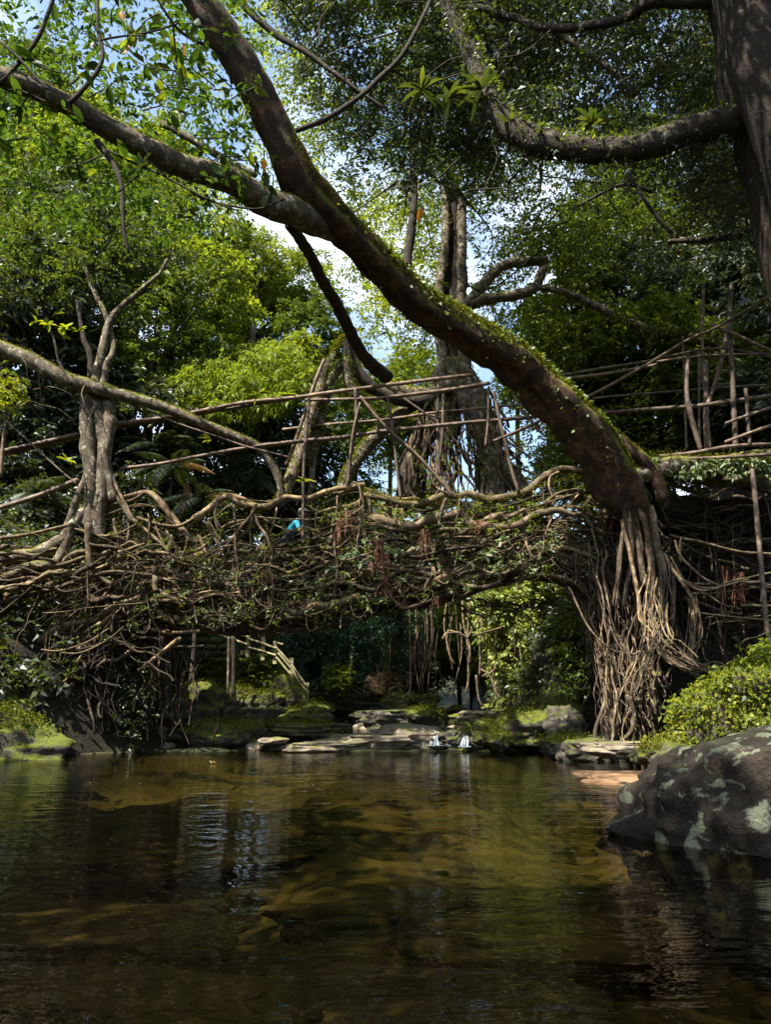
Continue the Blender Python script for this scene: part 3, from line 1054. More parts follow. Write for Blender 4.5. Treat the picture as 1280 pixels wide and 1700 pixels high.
# bright cascade of thin strands poured over the mound
for k in range(44):
    a = rng.uniform(-1, 1); e = rng.uniform(-1, 1) * .5 + a * .5
    x0 = 1090 + a * 17
    n4 = rng.normal(size=8) * 5
    pts = [(x0, 970 + rng.uniform(-40, 40)), (1088 + a * 20 + n4[0], 1018), (1092 + e * 24 + n4[1], 1052), (1112 + e * 22 + n4[2], 1080 - e * 5 + n4[3] * .6),
           (1148 + e * 14 + n4[4], 1104 - e * 8 + n4[5] * .5)]
    if k % 3 == 0:
        pts += [(1185 + n4[6], 1112 + rng.normal() * 6), (1230 + n4[7], 1122 + rng.normal() * 10), (1290, 1138 + rng.normal() * 16)]
    elif k % 3 == 1:
        pts = pts[:3] + [(1075 + e * 25, 1095 + n4[2]), (1055 + e * 30 + n4[4], 1150 + n4[5])]
    w = rng.choice([1.6, 2.4, 3.4, 5.5], p=[.3, .35, .25, .1])
    root(pts, (17.9 - .3 * rng.rand(), 16.3 - .6 * rng.rand()), (w, w * .6), 'root' if rng.rand() < .7 else 'root_dark', amp=.10, sides=6)
for k in range(12):
    a = rng.uniform(-1, 1)
    root([(1146 + a * 6, 985), (1152 + a * 8, 1030), (1150 + a * 8, 1065), (1142 + a * 5, 1092)], (18.1, 17.0), rng.uniform(1.5, 4), amp=.09, sides=6)
# roots flowing out of the foot of the leaning trunk
for k in range(16):
    a = rng.uniform(-1, 1)
    pts = [(1040 + a * 16, 815 + rng.uniform(-10, 15)), (1050 + a * 18, 845), (1056 + a * 24, 875), (1060 + a * 34 + rng.normal() * 4, 930), (1056 + a * 40 + rng.normal() * 6, rng.uniform(970, 1080))]
    w = rng.uniform(4, 11)
    root(pts, (17.75, 17.9 + .5 * rng.rand()), (w * .7, w, w, w * .6), 'root' if rng.rand() < .4 else 'root_dark', amp=.06, lump=.25)
for (x1, y1, w) in [(1160, 800, 14), (1200, 785, 16), (1130, 830, 12), (1110, 870, 11), (1180, 830, 9)]:
    root([(1005, 745), (1035, 775), (1070, 800), ((1070 + x1) / 2, (800 + y1) / 2 - 6), (x1, y1)], (17.3, 18.6), (w * .6, w, w, w * .5), 'root_dark', lump=.25)

# remaining singly built roots: long strands woven along the bridge
while n_root[0] < 296:
    k = n_root[0]
    kind = rng.rand()
    if kind < .55:
        x0 = rng.uniform(-40, 900); L = rng.uniform(120, 380)
        x = np.linspace(x0, min(x0 + L, 1075), 7)
        t = rng.uniform(.28, .98) + .10 * rng.normal(size=7).cumsum() * .5
        t = np.clip(t, .08, 1.02)
        dy = -(.9 + .25 * rng.rand()) * np.where(t > .9, .5, 1)
        w = rng.choice([4, 7, 11, 15], p=[.3, .3, .25, .15])
    elif kind < .8:
        x0 = rng.uniform(120, 1000)
        n_ = 5
        x = x0 + np.linspace(0, rng.uniform(-35, 35), n_) + rng.normal(size=n_) * 4
        t = np.linspace(rng.uniform(0, .15), rng.uniform(.5, .9), n_)
        dy = np.full(n_, -.95 - .2 * rng.rand())
        w = rng.choice([4, 5, 7])
    else:
        x0 = rng.uniform(200, 980)
        wd = rng.uniform(25, 70)
        x = x0 + np.array([0, .1, .35, .65, .9, 1.0]) * wd
        t0 = rng.uniform(.45, .75); dp = rng.uniform(.12, .3)
        t = t0 + dp * np.array([0, .6, 1, 1, .6, rng.uniform(-.3, .2)])
        dy = np.full(6, -1.0 - .25 * rng.rand())
        w = rng.choice([4, 6, 8])
    if x.max() > 460 and x.min() < 518 and t.min() < .56:
        continue
    c = BR(x, t, dy)
    r = np.full(len(x), w * .0081) * np.linspace(1.1, rng.uniform(.35, .9), len(x))
    a = catmull(np.hstack([c, r[:, None]]), step=.14)
    b = MB()
    tube(b, jit(a[:, :3], .13, rng, 1.6), a[:, 3], 9, .34, smooth_path=False, rng=rng, flat=rng.uniform(.5, 1))
    n_root[0] += 1
    b.build('root', M['root'], bridge)


# the mass of finer roots
def fine(mb, c, r, sides=6, step=.11, amp=.10, lump=.25):
    tp = np.linspace(1.25, rng.uniform(.35, .9), len(c))[:, None] * r
    a = catmull(np.hstack([np.asarray(c), tp if rng.rand() < .5 else tp[::-1]]), step=step)
    tube(mb, jit(a[:, :3], amp, rng, 1.8), a[:, 3], sides, lump, smooth_path=False, rng=rng, cap=False, flat=rng.uniform(.45, 1))


b1, b2, b3, b4 = MB(), MB(), MB(), MB()
for k in range(900):                                   # woven along
    x0 = rng.uniform(-80, 1000); L = rng.uniform(70, 320)
    n_ = 6
    x = np.linspace(x0, min(x0 + L, 1085), n_)
    lay = rng.rand()
    if lay < .62:
        t = np.clip(rng.uniform(.36, 1.0) + rng.normal(size=n_).cumsum() * .06, .1, 1.03)
        dy = -.75 - .4 * rng.rand() + rng.normal(size=n_) * .08
        dy = np.where(t > .93, dy * .6, dy)
    elif lay < .90:
        t = np.clip(.93 + rng.normal(size=n_) * .04, .6, 1.04)
        dy = np.full(n_, rng.uniform(-.8, .8))
    else:
        t = np.clip(rng.uniform(.0, .45) + rng.normal(size=n_).cumsum() * .06, -.02, .6)
        dy = np.full(n_, rng.choice([-.9, .85, .9]) + .1 * rng.normal())
        if x.max() > 455 and x.min() < 522 and dy[0] < 0:
            continue
    fine(b1 if rng.rand() < .45 and t.mean() < .85 else b2, BR(x, t, dy), rng.choice([.010, .018, .030, .048, .07], p=[.3, .3, .22, .12, .06]), amp=.07)
for k in range(430):                                    # ties, loops and droops
    x0 = rng.uniform(60, 1060)
    ty = rng.rand()
    if ty < .45:
        n_ = 5
        x = x0 + np.linspace(0, rng.uniform(-40, 40), n_) + rng.normal(size=n_) * 5
        t0_ = rng.uniform(.02, .6) if rng.rand() < .45 else rng.uniform(.4, .7)
        t = np.linspace(t0_, rng.uniform(.55, 1.05), n_)
    elif ty < .8:
        wd = rng.uniform(14, 60); n_ = 6
        x = x0 + np.array([0, .08, .35, .65, .92, 1.0]) * wd
        t = rng.uniform(.35, .85) + rng.uniform(.08, .26) * np.array([0, .6, 1, 1, .6, rng.uniform(-.4, .3)])
    else:
        n_ = 9
        th = np.linspace(0, rng.uniform(3, 6), n_) + rng.rand() * 6
        rr = rng.uniform(8, 26)
        x = x0 + rr * np.cos(th)
        t = rng.uniform(.35, .9) + rr / 190 * np.sin(th)
    dy = -.95 - .25 * rng.rand() + rng.normal(size=n_) * .05
    if x.max() > 460 and x.min() < 518 and t.min() < .56:
        continue
    fine(b1 if rng.rand() < .6 else b2, BR(x, np.clip(t, -.02, 1.06), dy), rng.choice([.010, .016, .024, .032], p=[.3, .35, .25, .1]))
# left abutment: slanted tangle
for k in range(520):
    x0 = rng.uniform(-150, 300); y0 = rng.uniform(905, 1090)
    L = rng.uniform(50, 220); a = rng.choice([rng.uniform(-.15, .9), rng.uniform(1.1, 1.9), rng.uniform(-.5, 0)], p=[.6, .25, .15])
    s = np.linspace(0, 1, 6)
    x = x0 - L * np.cos(a) * s; y = y0 + L * np.sin(a) * s + rng.normal(size=6).cumsum() * 4
    dmx = 1190 - .25 * np.maximum(x, 0)
    y = np.minimum(y, dmx)
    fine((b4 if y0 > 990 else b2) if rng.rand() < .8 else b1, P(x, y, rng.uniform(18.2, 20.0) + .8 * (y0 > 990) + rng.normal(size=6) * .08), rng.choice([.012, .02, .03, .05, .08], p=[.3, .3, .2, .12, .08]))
for k in range(130):
    x0 = rng.uniform(-160, 190); y0 = rng.uniform(1030, 1130)
    L = rng.uniform(50, 190); a = rng.choice([rng.uniform(.1, 1.0), rng.uniform(1.1, 2.0)])
    s = np.linspace(0, 1, 6)
    x = x0 - L * np.cos(a) * s; y = y0 + L * np.sin(a) * s + rng.normal(size=6).cumsum() * 4
    y = np.minimum(y, 1225)
    fine(b4, P(x, y, rng.uniform(18.6, 19.4) + rng.normal(size=6) * .1), rng.choice([.012, .02, .03, .06], p=[.3, .3, .25, .15]))
# hanging roots at the water left of the arch
for k in range(45):
    x0 = rng.uniform(235, 325); y0 = 1050 + (x0 - 235) * .0 + rng.uniform(0, 30)
    s = np.linspace(0, 1, 6)
    x = x0 + rng.normal(size=6).cumsum() * 7 - 10 * s; y = y0 + (rng.uniform(1140, 1238) - y0) * s
    fine(b2 if rng.rand() < .7 else b4, P(x, y, rng.uniform(19.2, 19.9)), rng.choice([.012, .018, .028]))
# right wall: roots across the dark bank
for k in range(260):
    x0 = rng.uniform(1080, 1420); y0 = rng.uniform(790, 1080)
    s = np.linspace(0, 1, 6)
    if rng.rand() < .5:
        L = rng.uniform(60, 200); a = rng.uniform(-.3, .4)
    else:
        L = rng.uniform(50, 200); a = rng.uniform(1.2, 1.9)
    x = x0 + L * np.cos(a) * s; y = y0 + L * np.sin(a) * s + rng.normal(size=6).cumsum() * 3
    y = np.minimum(y, 1115)
    fine(b2, P(x, y, rng.uniform(18.6, 20.0) + rng.normal(size=6) * .08), rng.choice([.012, .02, .03, .06], p=[.35, .35, .2, .1]))
# far-side strands of the pillar and the arch
for k in range(270):
    x0 = rng.uniform(900, 1090)
    y0 = np.interp(x0, BX, BY) - rng.uniform(0, 60)
    x1 = 1012 + (x0 - 900) / 190 * 80 + rng.normal() * 9
    y1 = rng.uniform(1120, 1250)
    s = np.linspace(0, 1, 6)
    x = x0 + (x1 - x0) * s ** .45 + rng.normal(size=6) * 4; y = y0 + (y1 - y0) * s
    fine(b2 if rng.rand() < .75 else b1, P(x, y, np.linspace(rng.uniform(18.8, 20.6), rng.uniform(16.9, 19.4), 6)), rng.choice([.010, .016, .024, .04], p=[.35, .35, .2, .1]), amp=.16)
for k in range(200):
    x0 = rng.uniform(-160, 200); y0 = rng.uniform(1010, 1120)
    s = np.linspace(0, 1, 6)
    L = rng.uniform(50, 170); a = rng.choice([rng.uniform(-.1, .9), rng.uniform(1.1, 2.1)])
    x = x0 + rng.choice([-1, 1]) * L * np.cos(a) * s
    y = np.minimum(y0 + L * np.sin(a) * s + rng.normal(size=6).cumsum() * 4, 1215)
    z_ = rng.uniform(18.7, 19.6)
    fine(b4, P(x, y, z_), rng.choice([.010, .018, .03, .045], p=[.35, .3, .25, .1]), amp=.16)
for k in range(170):
    x0 = rng.uniform(985, 1120); y0 = rng.uniform(850, 960)
    s = np.linspace(0, 1, 6)
    L = rng.uniform(70, 230); a = rng.choice([rng.uniform(1.2, 1.8), rng.uniform(-.4, .5)], p=[.6, .4])
    x = x0 + L * np.cos(a) * s; y = np.minimum(y0 + L * np.sin(a) * s + rng.normal(size=6).cumsum() * 3, 1105)
    fine(b4 if rng.rand() < .5 else b2, P(x, y, rng.uniform(18.5, 20.0) + rng.normal(size=6) * .08), rng.choice([.012, .02, .035, .06], p=[.35, .3, .2, .15]))
# reddish brushes of rootlets
for (cx, cy, ln, sp, nn_) in [(630, 925, 60, 16, 45), (562, 890, 60, 5, 22), (580, 868, 40, 8, 16), (705, 905, 55, 12, 26), (800, 875, 22, 14, 30), (640, 975, 40, 18, 30), (1228, 985, 70, 12, 24), (725, 1000, 20, 10, 12), (1205, 980, 80, 10, 16), (440, 960, 30, 12, 14), (1010, 870, 60, 12, 14)]:
    for k in range(nn_):
        s = np.linspace(0, 1, 5)
        x = cx + rng.normal() * sp * .4 + rng.normal() * sp * .6 * s + rng.normal(size=5) * 1.5
        y = cy - ln * .5 + ln * rng.uniform(.5, 1.1) * s
        fine(b3, P(x, y, rng.uniform(18.6, 18.95)), rng.uniform(.005, .010), 4, .1, .03, 0)
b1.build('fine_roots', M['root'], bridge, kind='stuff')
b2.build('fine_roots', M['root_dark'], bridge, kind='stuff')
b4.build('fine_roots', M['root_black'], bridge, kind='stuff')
b3.build('rootlets', M['rootlet'], bridge, kind='stuff')
# small plants growing on the bridge
b = MB()
cs = []
for k in range(230):
    x = rng.uniform(60, 1060)
    cs.append(BR(x, rng.uniform(.3, .95), -1.15 - .15 * rng.rand()))
sprays(b, rng, cs, .13, 3, 4, .10, .4)
b.build('leaves', M['leaf_pale'], bridge, kind='stuff')
b = MB()
cs = [BR(rng.uniform(60, 1060), rng.uniform(.05, .95), -1.1 - .15 * rng.rand()) for k in range(300)]
sprays(b, rng, cs, .14, 3, 5, .09, .4)
b.build('leaves', M['leaf_mid'], bridge, kind='stuff')
b = MB()
for (x, y) in [(652, 915), (658, 918), (648, 912), (832, 898), (838, 895), (805, 920), (812, 918), (580, 925), (585, 920), (548, 945), (530, 965), (572, 950), (600, 935), (620, 930)]:
    c = P(x, y, 18.5)
    k = 5
    d = rng.normal(size=(k, 3)) * np.array([1, .6, .5])
    leafset(b, np.tile(c, (k, 1)), d, rng.normal(size=(k, 3)) * .4 + np.array([0, -.6, .6]), rng.uniform(.15, .24, k), .10, big=True)
b.build('leaves', M['leaf_pale'], bridge, kind='stuff')
# moss, soil and caught dead leaves in the weave
for mt, n_, L_, t0_, t1_ in (('moss', 7000, .05, .25, .9), ('moss', 3500, .05, -.02, .3), ('dead', 2200, .07, .25, 1.0), ('leaf_dark', 3500, .08, .3, 1.0)):
    b = MB()
    cx_ = rng.uniform(-60, 1060, n_ // 8)
    ct_ = rng.uniform(t0_, t1_, n_ // 8)
    x_ = np.repeat(cx_, 8) + rng.normal(size=n_ // 8 * 8) * 7
    t_ = np.repeat(ct_, 8) + rng.normal(size=n_ // 8 * 8) * .03
    keep = ~((x_ > 460) & (x_ < 520) & (t_ < .52))
    x_, t_ = x_[keep], t_[keep]
    c = BR(x_, t_, -1.0 + rng.normal(size=len(x_)) * .12)
    leafset(b, c, rng.normal(size=(len(c), 3)) + np.array([0, -.2, 0]), rng.normal(size=(len(c), 3)) + np.array([0, -.4, .6]), L_ * rng.uniform(.6, 1.4, len(c)), L_ * .55)
    b.build('moss' if mt == 'moss' else 'leaves', M[mt], bridge, kind='stuff')
# moss on the rail
b = MB()
mx_ = rng.uniform(600, 1000, 2600)
c = BR(mx_, rng.normal(size=2600) * .02 + .0, -.85 + rng.normal(size=2600) * .12)
leafset(b, c, rng.normal(size=(2600, 3)) + np.array([0, 0, .4]), rng.normal(size=(2600, 3)) + np.array([0, 0, 1]), .05, .03)
b.build('moss', M['moss'], bridge, kind='stuff')

# dark masonry of the left abutment and the earth bank of roots at the right
def masonry(name, lab, cat, x0, x1, z0, z1, y, depth, mat, bw, bh, ztop=None, lean=0.0):
    """wall of single stones: joints recessed, faces uneven"""
    t = thing(name, lab, cat)
    bb = MB()
    v, q = grid(np.linspace(x0, x1, 2), np.linspace(0, 1, 2), lambda a, c: a * 0)
    pts = np.array([[x0, y + .10, z0], [x1, y + .10, z0], [x1, y + .10, z1], [x0, y + .10, z1],
                    [x0, y + depth, z0], [x1, y + depth, z0], [x1, y + depth, z1], [x0, y + depth, z1]])
    if ztop is not None:
        for a in (3, 2, 7, 6):
            pts[a, 2] = ztop(pts[a, 0]) - .02
    bb.add(pts, [[0, 1, 2, 3], [5, 4, 7, 6], [4, 0, 3, 7], [1, 5, 6, 2], [3, 2, 6, 7]])
    bb.build('mortar', M['core'], t, smooth=False)
    row, z, cnt = 0, z0, 0
    cache = []
    for k in range(8):
        v, f = rock_verts((.5, .5, .5), 200 + k, 2, rough=.10)
        # blocky
        v = np.sign(v) * np.abs(v * 2) ** .45 * .5
        c = MB(); c.add(v, None, f)
        cache.append(c.mesh('stone', mat, smooth=True))
    while z < z1 and cnt < 290:
        hh_ = bh * rng.uniform(.85, 1.15)
        x = x0 + (bw * .5 if row % 2 else 0) * rng.rand()
        while x < x1 and cnt < 290:
            w_ = bw * rng.uniform(.6, 1.35)
            if ztop is None or z + hh_ * .5 < ztop(x + w_ / 2):
                put(cache[rng.randint(8)], 'stone', (x + w_ / 2, y + .14 - .05 * rng.rand(), z + hh_ / 2), (0, rng.normal() * .02, 0), (w_ * .97, .36, hh_ * .95), t)
                cnt += 1
            x += w_
        z += hh_
        row += 1
    return t


masonry('stone_wall', 'dark stone abutment wall under the left end of the bridge', 'wall', -8.7, -6.55, -.4, 3.2, 19.7, 2.0, M['masonry_dark'], .42, .24)
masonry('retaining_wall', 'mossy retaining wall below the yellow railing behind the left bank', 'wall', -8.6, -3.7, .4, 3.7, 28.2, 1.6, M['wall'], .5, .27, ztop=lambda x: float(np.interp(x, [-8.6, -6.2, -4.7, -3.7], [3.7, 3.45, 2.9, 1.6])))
b = MB()
cs = np.stack([rng.uniform(-8.6, -3.8, 300), np.full(300, 28.1), rng.uniform(.6, 2.9, 300)], -1)
sprays(b, rng, cs, .25, 3, 5, .12, .6)
o = b.build('creeper', M['leaf_mid']); o['kind'] = 'stuff'
tag(o, 'small leafy creeper spread over the mossy retaining wall', 'creeper')
# dark green creeper on abutment wall
b = MB()
cs = np.stack([rng.uniform(-8.4, -5.9, 420), rng.uniform(19.3, 19.6, 420), 3.6 * rng.rand(420) ** .8], -1)
sprays(b, rng, cs, .22, 3, 5, .10, .5)
o = b.build('creeper', M['leaf_dark']); o['kind'] = 'stuff'
tag(o, 'dark creeper leaves hanging down the dark abutment wall', 'creeper')

# packed earth-and-root bank right of the pillar
nx_, nz_ = 60, 44
X_, Z_ = np.meshgrid(np.linspace(5.9, 15, nx_), np.linspace(-.3, 6.4, nz_), indexing='ij')
Y_ = 20.4 + 0 * X_ + .45 * fbm(np.stack([X_ * .8, Z_ * .5, 0 * X_], -1), 4, 71) + .14 * np.sin(Z_ * 9 + X_) - sstep(5.2, 6.4, Z_) * 1.6 + sstep(7.0, 5.9, X_) * .9
v = np.stack([X_, Y_, Z_], -1).reshape(-1, 3)
i = np.arange(nx_ - 1)[:, None] * nz_
j = np.arange(nz_ - 1)[None, :]
b = MB()
b.add(v, np.stack([i + j, i + j + 1, i + nz_ + j + 1, i + nz_ + j], -1).reshape(-1, 4))
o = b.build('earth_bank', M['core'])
o['kind'] = 'structure'

# shelf root carrying the path at the right, its poles lie on it
b = MB()
tube(b, PP([(1040, 790), (1085, 782), (1120, 772), (1180, 775), (1240, 768), (1330, 760)], (17.6, 18.4)), px_r([(1, 780)] * 6, 18.3, (24, 30, 34, 36, 40)), 12, .2, rng=rng)
tube(b, PP([(1060, 800), (1110, 785), (1180, 795), (1260, 800), (1340, 800)], (18.5, 19)), px_r([(1, 790)] * 5, 18.6, (20, 24, 22)), 10, .2, rng=rng)
b.build('shelf', M['bark_grey'], bridge)
b = MB()
c = PP(np.stack([rng.uniform(1060, 1300, 5000), 766 + rng.normal(size=5000) * 6], -1), 18.0) + rng.normal(size=(5000, 3)) * np.array([.02, .15, .03])
leafset(b, c, rng.normal(size=(5000, 3)) + np.array([0, 0, .4]), rng.normal(size=(5000, 3)) + np.array([0, 0, 1]), .05, .03)
b.build('moss', M['moss'], bridge, kind='stuff')
b = MB()
cs = PP(np.stack([rng.uniform(1075, 1300, 90), rng.uniform(762, 792, 90)], -1), 17.7)
sprays(b, rng, cs, .10, 2, 4, .14, .5, droop=.5, big=True)
b.build('leaves', M['leaf_pale'], bridge, kind='stuff')


# ------------------------------------------------------------------ bamboo hand rails and scaffolds
def pole(t, pts, D, w, name='pole', mat='pole'):
    pts = np.asarray(pts, float)
    c = catmull(PP(pts, D), step=.10)
    w0 = px_r([pts[0], pts[-1]], D if np.isscalar(D) else (D[0], D[-1]), w)
    r = np.linspace(w0[0], w0[1], len(c))
    s = np.arange(len(c)) * .10
    k = np.abs(((s + rng.rand()) % .42) - .21)
    r = r * (1 + .16 * (k > .165)) * rng.uniform(.97, 1.03, len(c))
    b = MB()
    tube(b, jit(c, .02, rng, .6), r, 8, .05, smooth_path=False, rng=rng)
    return b.build(name, M[mat], t)


rail = thing('bamboo_handrail', 'long weathered bamboo rails and ties strung above the root bridge left of the leaning trunk', 'handrail')
for pts, D, w in [
    ([(185, 706), (250, 697), (330, 683), (400, 670), (470, 662), (540, 653), (640, 640), (700, 632), (780, 623)], 19.2, (7, 6)),
    ([(187, 711), (260, 700), (340, 686), (420, 672), (480, 664)], 19.3, (5, 5)),
    ([(508, 664), (580, 663), (640, 660), (720, 651), (812, 637)], 19.1, (5, 7)),
    ([(200, 778), (260, 770), (330, 757), (420, 742), (480, 735)], 19.2, (6, 6)),
    ([(440, 740), (500, 733), (560, 727), (640, 715), (720, 706), (800, 700), (880, 692), (905, 690)], 19.25, (7, 6)),
    ([(470, 713), (560, 703), (640, 697), (720, 685), (800, 678), (862, 672)], 20.9, (5, 4)),
    ([(205, 663), (300, 705), (400, 738), (478, 758)], 18.9, (3, 3)),
    ([(820, 732), (860, 716), (905, 696)], 19.0, (5, 5)),
    ([(640, 640), (690, 675), (735, 708)], 20.0, (4, 4)),
]:
    pole(rail, pts, D, w, 'rail')
for pts, D, w in [
    ([(512, 660), (508, 720), (504, 800), (502, 905)], 19.0, (5, 5)),
    ([(590, 645), (592, 700), (582, 760), (577, 808)], 19.1, (6, 6)),
    ([(597, 668), (585, 720), (578, 800)], 19.0, (4, 4)),
    ([(538, 597), (520, 640), (500, 705), (475, 772)], 19.4, (6, 6)),
    ([(598, 658), (640, 708), (700, 762), (752, 822)], 18.9, (5, 5)),
    ([(602, 664), (650, 722), (705, 772), (748, 820)], 18.95, (3, 3)),
    ([(643, 655), (653, 720), (661, 790), (666, 826)], 19.1, (5, 5)),
    ([(811, 643), (810, 700), (806, 740)], 19.2, (4, 4)),
    ([(821, 650), (835, 718), (850, 780), (861, 817)], 19.0, (5, 6)),
    ([(728, 640), (726, 720), (730, 790)], 19.4, (4, 5)),
    ([(736, 655), (734, 730), (722, 800)], 20.7, (5, 5)),
]:
    pole(rail, pts, D, w, 'post')
scaf = thing('bamboo_scaffold', 'bamboo posts and rails standing on the root shelf at the right end of the bridge', 'scaffold')
for pts, D, w in [
    ([(900, 627), (990, 613), (1060, 603), (1110, 592), (1160, 582), (1210, 580), (1300, 598)], (19.2, 17.6), (4, 4)),
    ([(905, 632), (960, 627), (1040, 616), (1090, 606)], (19.3, 18.2), (6, 5)),
    ([(1090, 600), (1180, 590), (1300, 588)], (18.2, 17.4), (4, 4)),
    ([(990, 687), (1060, 682), (1140, 676), (1200, 668), (1310, 655)], (19.0, 17.6), (6, 8)),
    ([(985, 662), (1060, 655), (1150, 648), (1310, 636)], (20.4, 19.6), (4, 3)),
    ([(965, 665), (1060, 613), (1150, 562), (1190, 545), (1300, 478)], (19.0, 16.6), (5, 5)),
    ([(1182, 540), (1230, 560), (1300, 592)], (17.8, 17.2), (6, 6)),
    ([(1205, 703), (1240, 690), (1300, 672)], (17.6, 17.2), (5, 6)),
    ([(1203, 734), (1250, 717), (1300, 700)], (17.6, 17.2), (5, 6)),
    ([(1095, 757), (1150, 752), (1210, 742), (1310, 735)], (18.0, 17.4), (6, 6)),
    ([(1120, 762), (1200, 760), (1310, 754)], (17.9, 17.3), (5, 6)),
]:
    pole(scaf, pts, D, w, 'rail')
for pts, D, w in [
    ([(1215, 470), (1211, 540), (1215, 620), (1221, 742)], 17.7, (7, 9)),
    ([(1143, 593), (1141, 640), (1143, 672)], 17.9, (7, 7)),
    ([(1141, 668), (1151, 706), (1163, 748)], 17.9, (9, 8)),
    ([(1238, 645), (1241, 690), (1245, 738)], 17.5, (6, 6)),
    ([(1172, 600), (1173, 680), (1177, 745)], 18.6, (7, 11)),
    ([(1206, 556), (1192, 620), (1175, 672)], 18.2, (7, 6)),
    ([(1161, 580), (1160, 660), (1163, 740)], 19.0, (4, 4)),
    ([(1133, 560), (1137, 650), (1140, 745)], 19.4, (4, 4)),
    ([(1168, 470), (1166, 560), (1167, 640)], 19.2, (5, 5)),
]:
    pole(scaf, pts, D, w, 'post')
t = thing('bamboo_pole', 'tall bamboo pole leaning against the dark root bank at the far right', 'pole')
pole(t, [(1249, 780), (1258, 870), (1265, 950), (1274, 1040), (1284, 1105)], (17.4, 16.6), (8, 8), 'shaft')
t = thing('bamboo_handrail', 'bamboo rails and props left of the pale two-stemmed tree', 'handrail')
for pts, D, w in [([(-30, 757), (70, 735), (130, 722)], 19.2, (8, 8)), ([(-30, 762), (60, 744), (130, 728)], 19.3, (5, 5)), ([(-30, 853), (60, 825), (130, 798)], 19.0, (8, 9)),
                  ([(-10, 682), (50, 735), (100, 780), (128, 803)], 18.6, (4, 3)), ([(2, 790), (6, 740), (11, 700)], 18.8, (7, 6))]:
    pole(t, pts, D, w, 'rail')

# ------------------------------------------------------------------ yellow stair railing, wooden post
t = thing('stair_railing', 'pale yellow railing climbing the far left bank behind the bridge', 'railing')
posts = [(384, 1054, 1082, 27.6), (411, 1054, 1084, 27.6), (436, 1057, 1090, 27.6), (456, 1064, 1096, 27.6), (483, 1092, 1132, 27.6), (509, 1133, 1170, 27.6)]
for (x, ya, yb, D) in posts:
    a, c = P(x, ya, D), P(x, yb + 6, D)
    b = MB()
    hw = .065
    vv = np.array([[sx * hw, sy * hw, z] for z in (0, 1) for sx, sy in ((-1, -1), (1, -1), (1, 1), (-1, 1))], float)
    v = np.array([[c[0] + q[0], c[1] + q[1], c[2] + (a[2] - c[2]) * q[2]] for q in vv])
    b.add(v, [[0, 1, 5, 4], [1, 2, 6, 5], [2, 3, 7, 6], [3, 0, 4, 7], [4, 5, 6, 7], [3, 2, 1, 0]])
    b.build('post', M['bamboo'], t, smooth=False)
for k, (a, c) in enumerate([((330, 1043), (384, 1060)), ((384, 1060), (411, 1070)), ((411, 1060), (437, 1068)), ((425, 1064), (458, 1076)), ((411, 1074), (437, 1081)), ((437, 1081), (458, 1088)), ((400, 1054), (415, 1058)), ((457, 1066), (470, 1070)),
                            ((458, 1074), (483, 1102)), ((483, 1102), (510, 1140)), ((458, 1090), (483, 1120)), ((483, 1120), (509, 1158)), ((462, 1084), (484, 1110)), ((484, 1110), (508, 1148))]):
    b = MB()
    tube(b, PP([a, c], 27.45 + .004 * k), .042, 8, .04, rng=rng)
    b.build('bar', M['bamboo'], t)
t = thing('wooden_post', 'dark wooden post standing among mossy boulders below the railing', 'post')
b = MB(); tube(b, PP([(389, 1060), (388, 1120), (387, 1188)], 23.4), px_r([(1, 1100)] * 3, 23.4, (7, 8)), 8, .08, rng=rng)
b.build('shaft', M['bark_dark'], t)
b = MB(); tube(b, PP([(380, 1058), (379, 1120), (378, 1165)], 23.8), px_r([(1, 1100)] * 3, 23.4, (5, 5)), 7, .08, rng=rng)
b.build('prop', M['bark_grey'], t)


# ------------------------------------------------------------------ trees traced in the photograph
def limb(t, pts, D, w, name='limb', mat='bark_grey', sides=10, lump=.14, amp=.05, lobes=0):
    c = PP(pts, D)
    r = px_r(pts, D, w)
    a = catmull(np.hstack([c, r[:, None]]), step=max(.12, float(r.max()) * .45))
    b = MB()
    cc = jit(a[:, :3], amp, rng, .9)
    tube(b, cc, a[:, 3], sides, lump, smooth_path=False, rng=rng, lobes=lobes)
    return b.build(name, M[mat], t), cc, a[:, 3]


def top_moss(t, cc, rr, n, L, mat='moss', zup=.5, s0=0, s1=1, spread=.0, side=.6, name='moss', wr=.6):
    """tufts on the upper side of a limb"""
    k = (rng.uniform(s0, s1, n) * (len(cc) - 2)).astype(int)
    f = rng.rand(n)[:, None]
    c = cc[k] * (1 - f) + cc[k + 1] * f
    tg = unit(cc[k + 1] - cc[k])
    up = np.array([0, 0, 1.0]) - tg * tg[:, 2:3]
    up = unit(up)
    sd = np.cross(tg, up)
    a = rng.normal(size=n) * side
    nn = up * np.cos(a)[:, None] + sd * np.sin(a)[:, None]
    pos = c + nn * (rr[k] * rng.uniform(.93, 1.05 + spread, n))[:, None]
    b = MB()
    leafset(b, pos, nn + rng.normal(size=(n, 3)) * .8, rng.normal(size=(n, 3)) + nn * .4, L * rng.uniform(.5, 1.3, n), L * wr)
    return b.build(name, M[mat], t, kind='stuff')


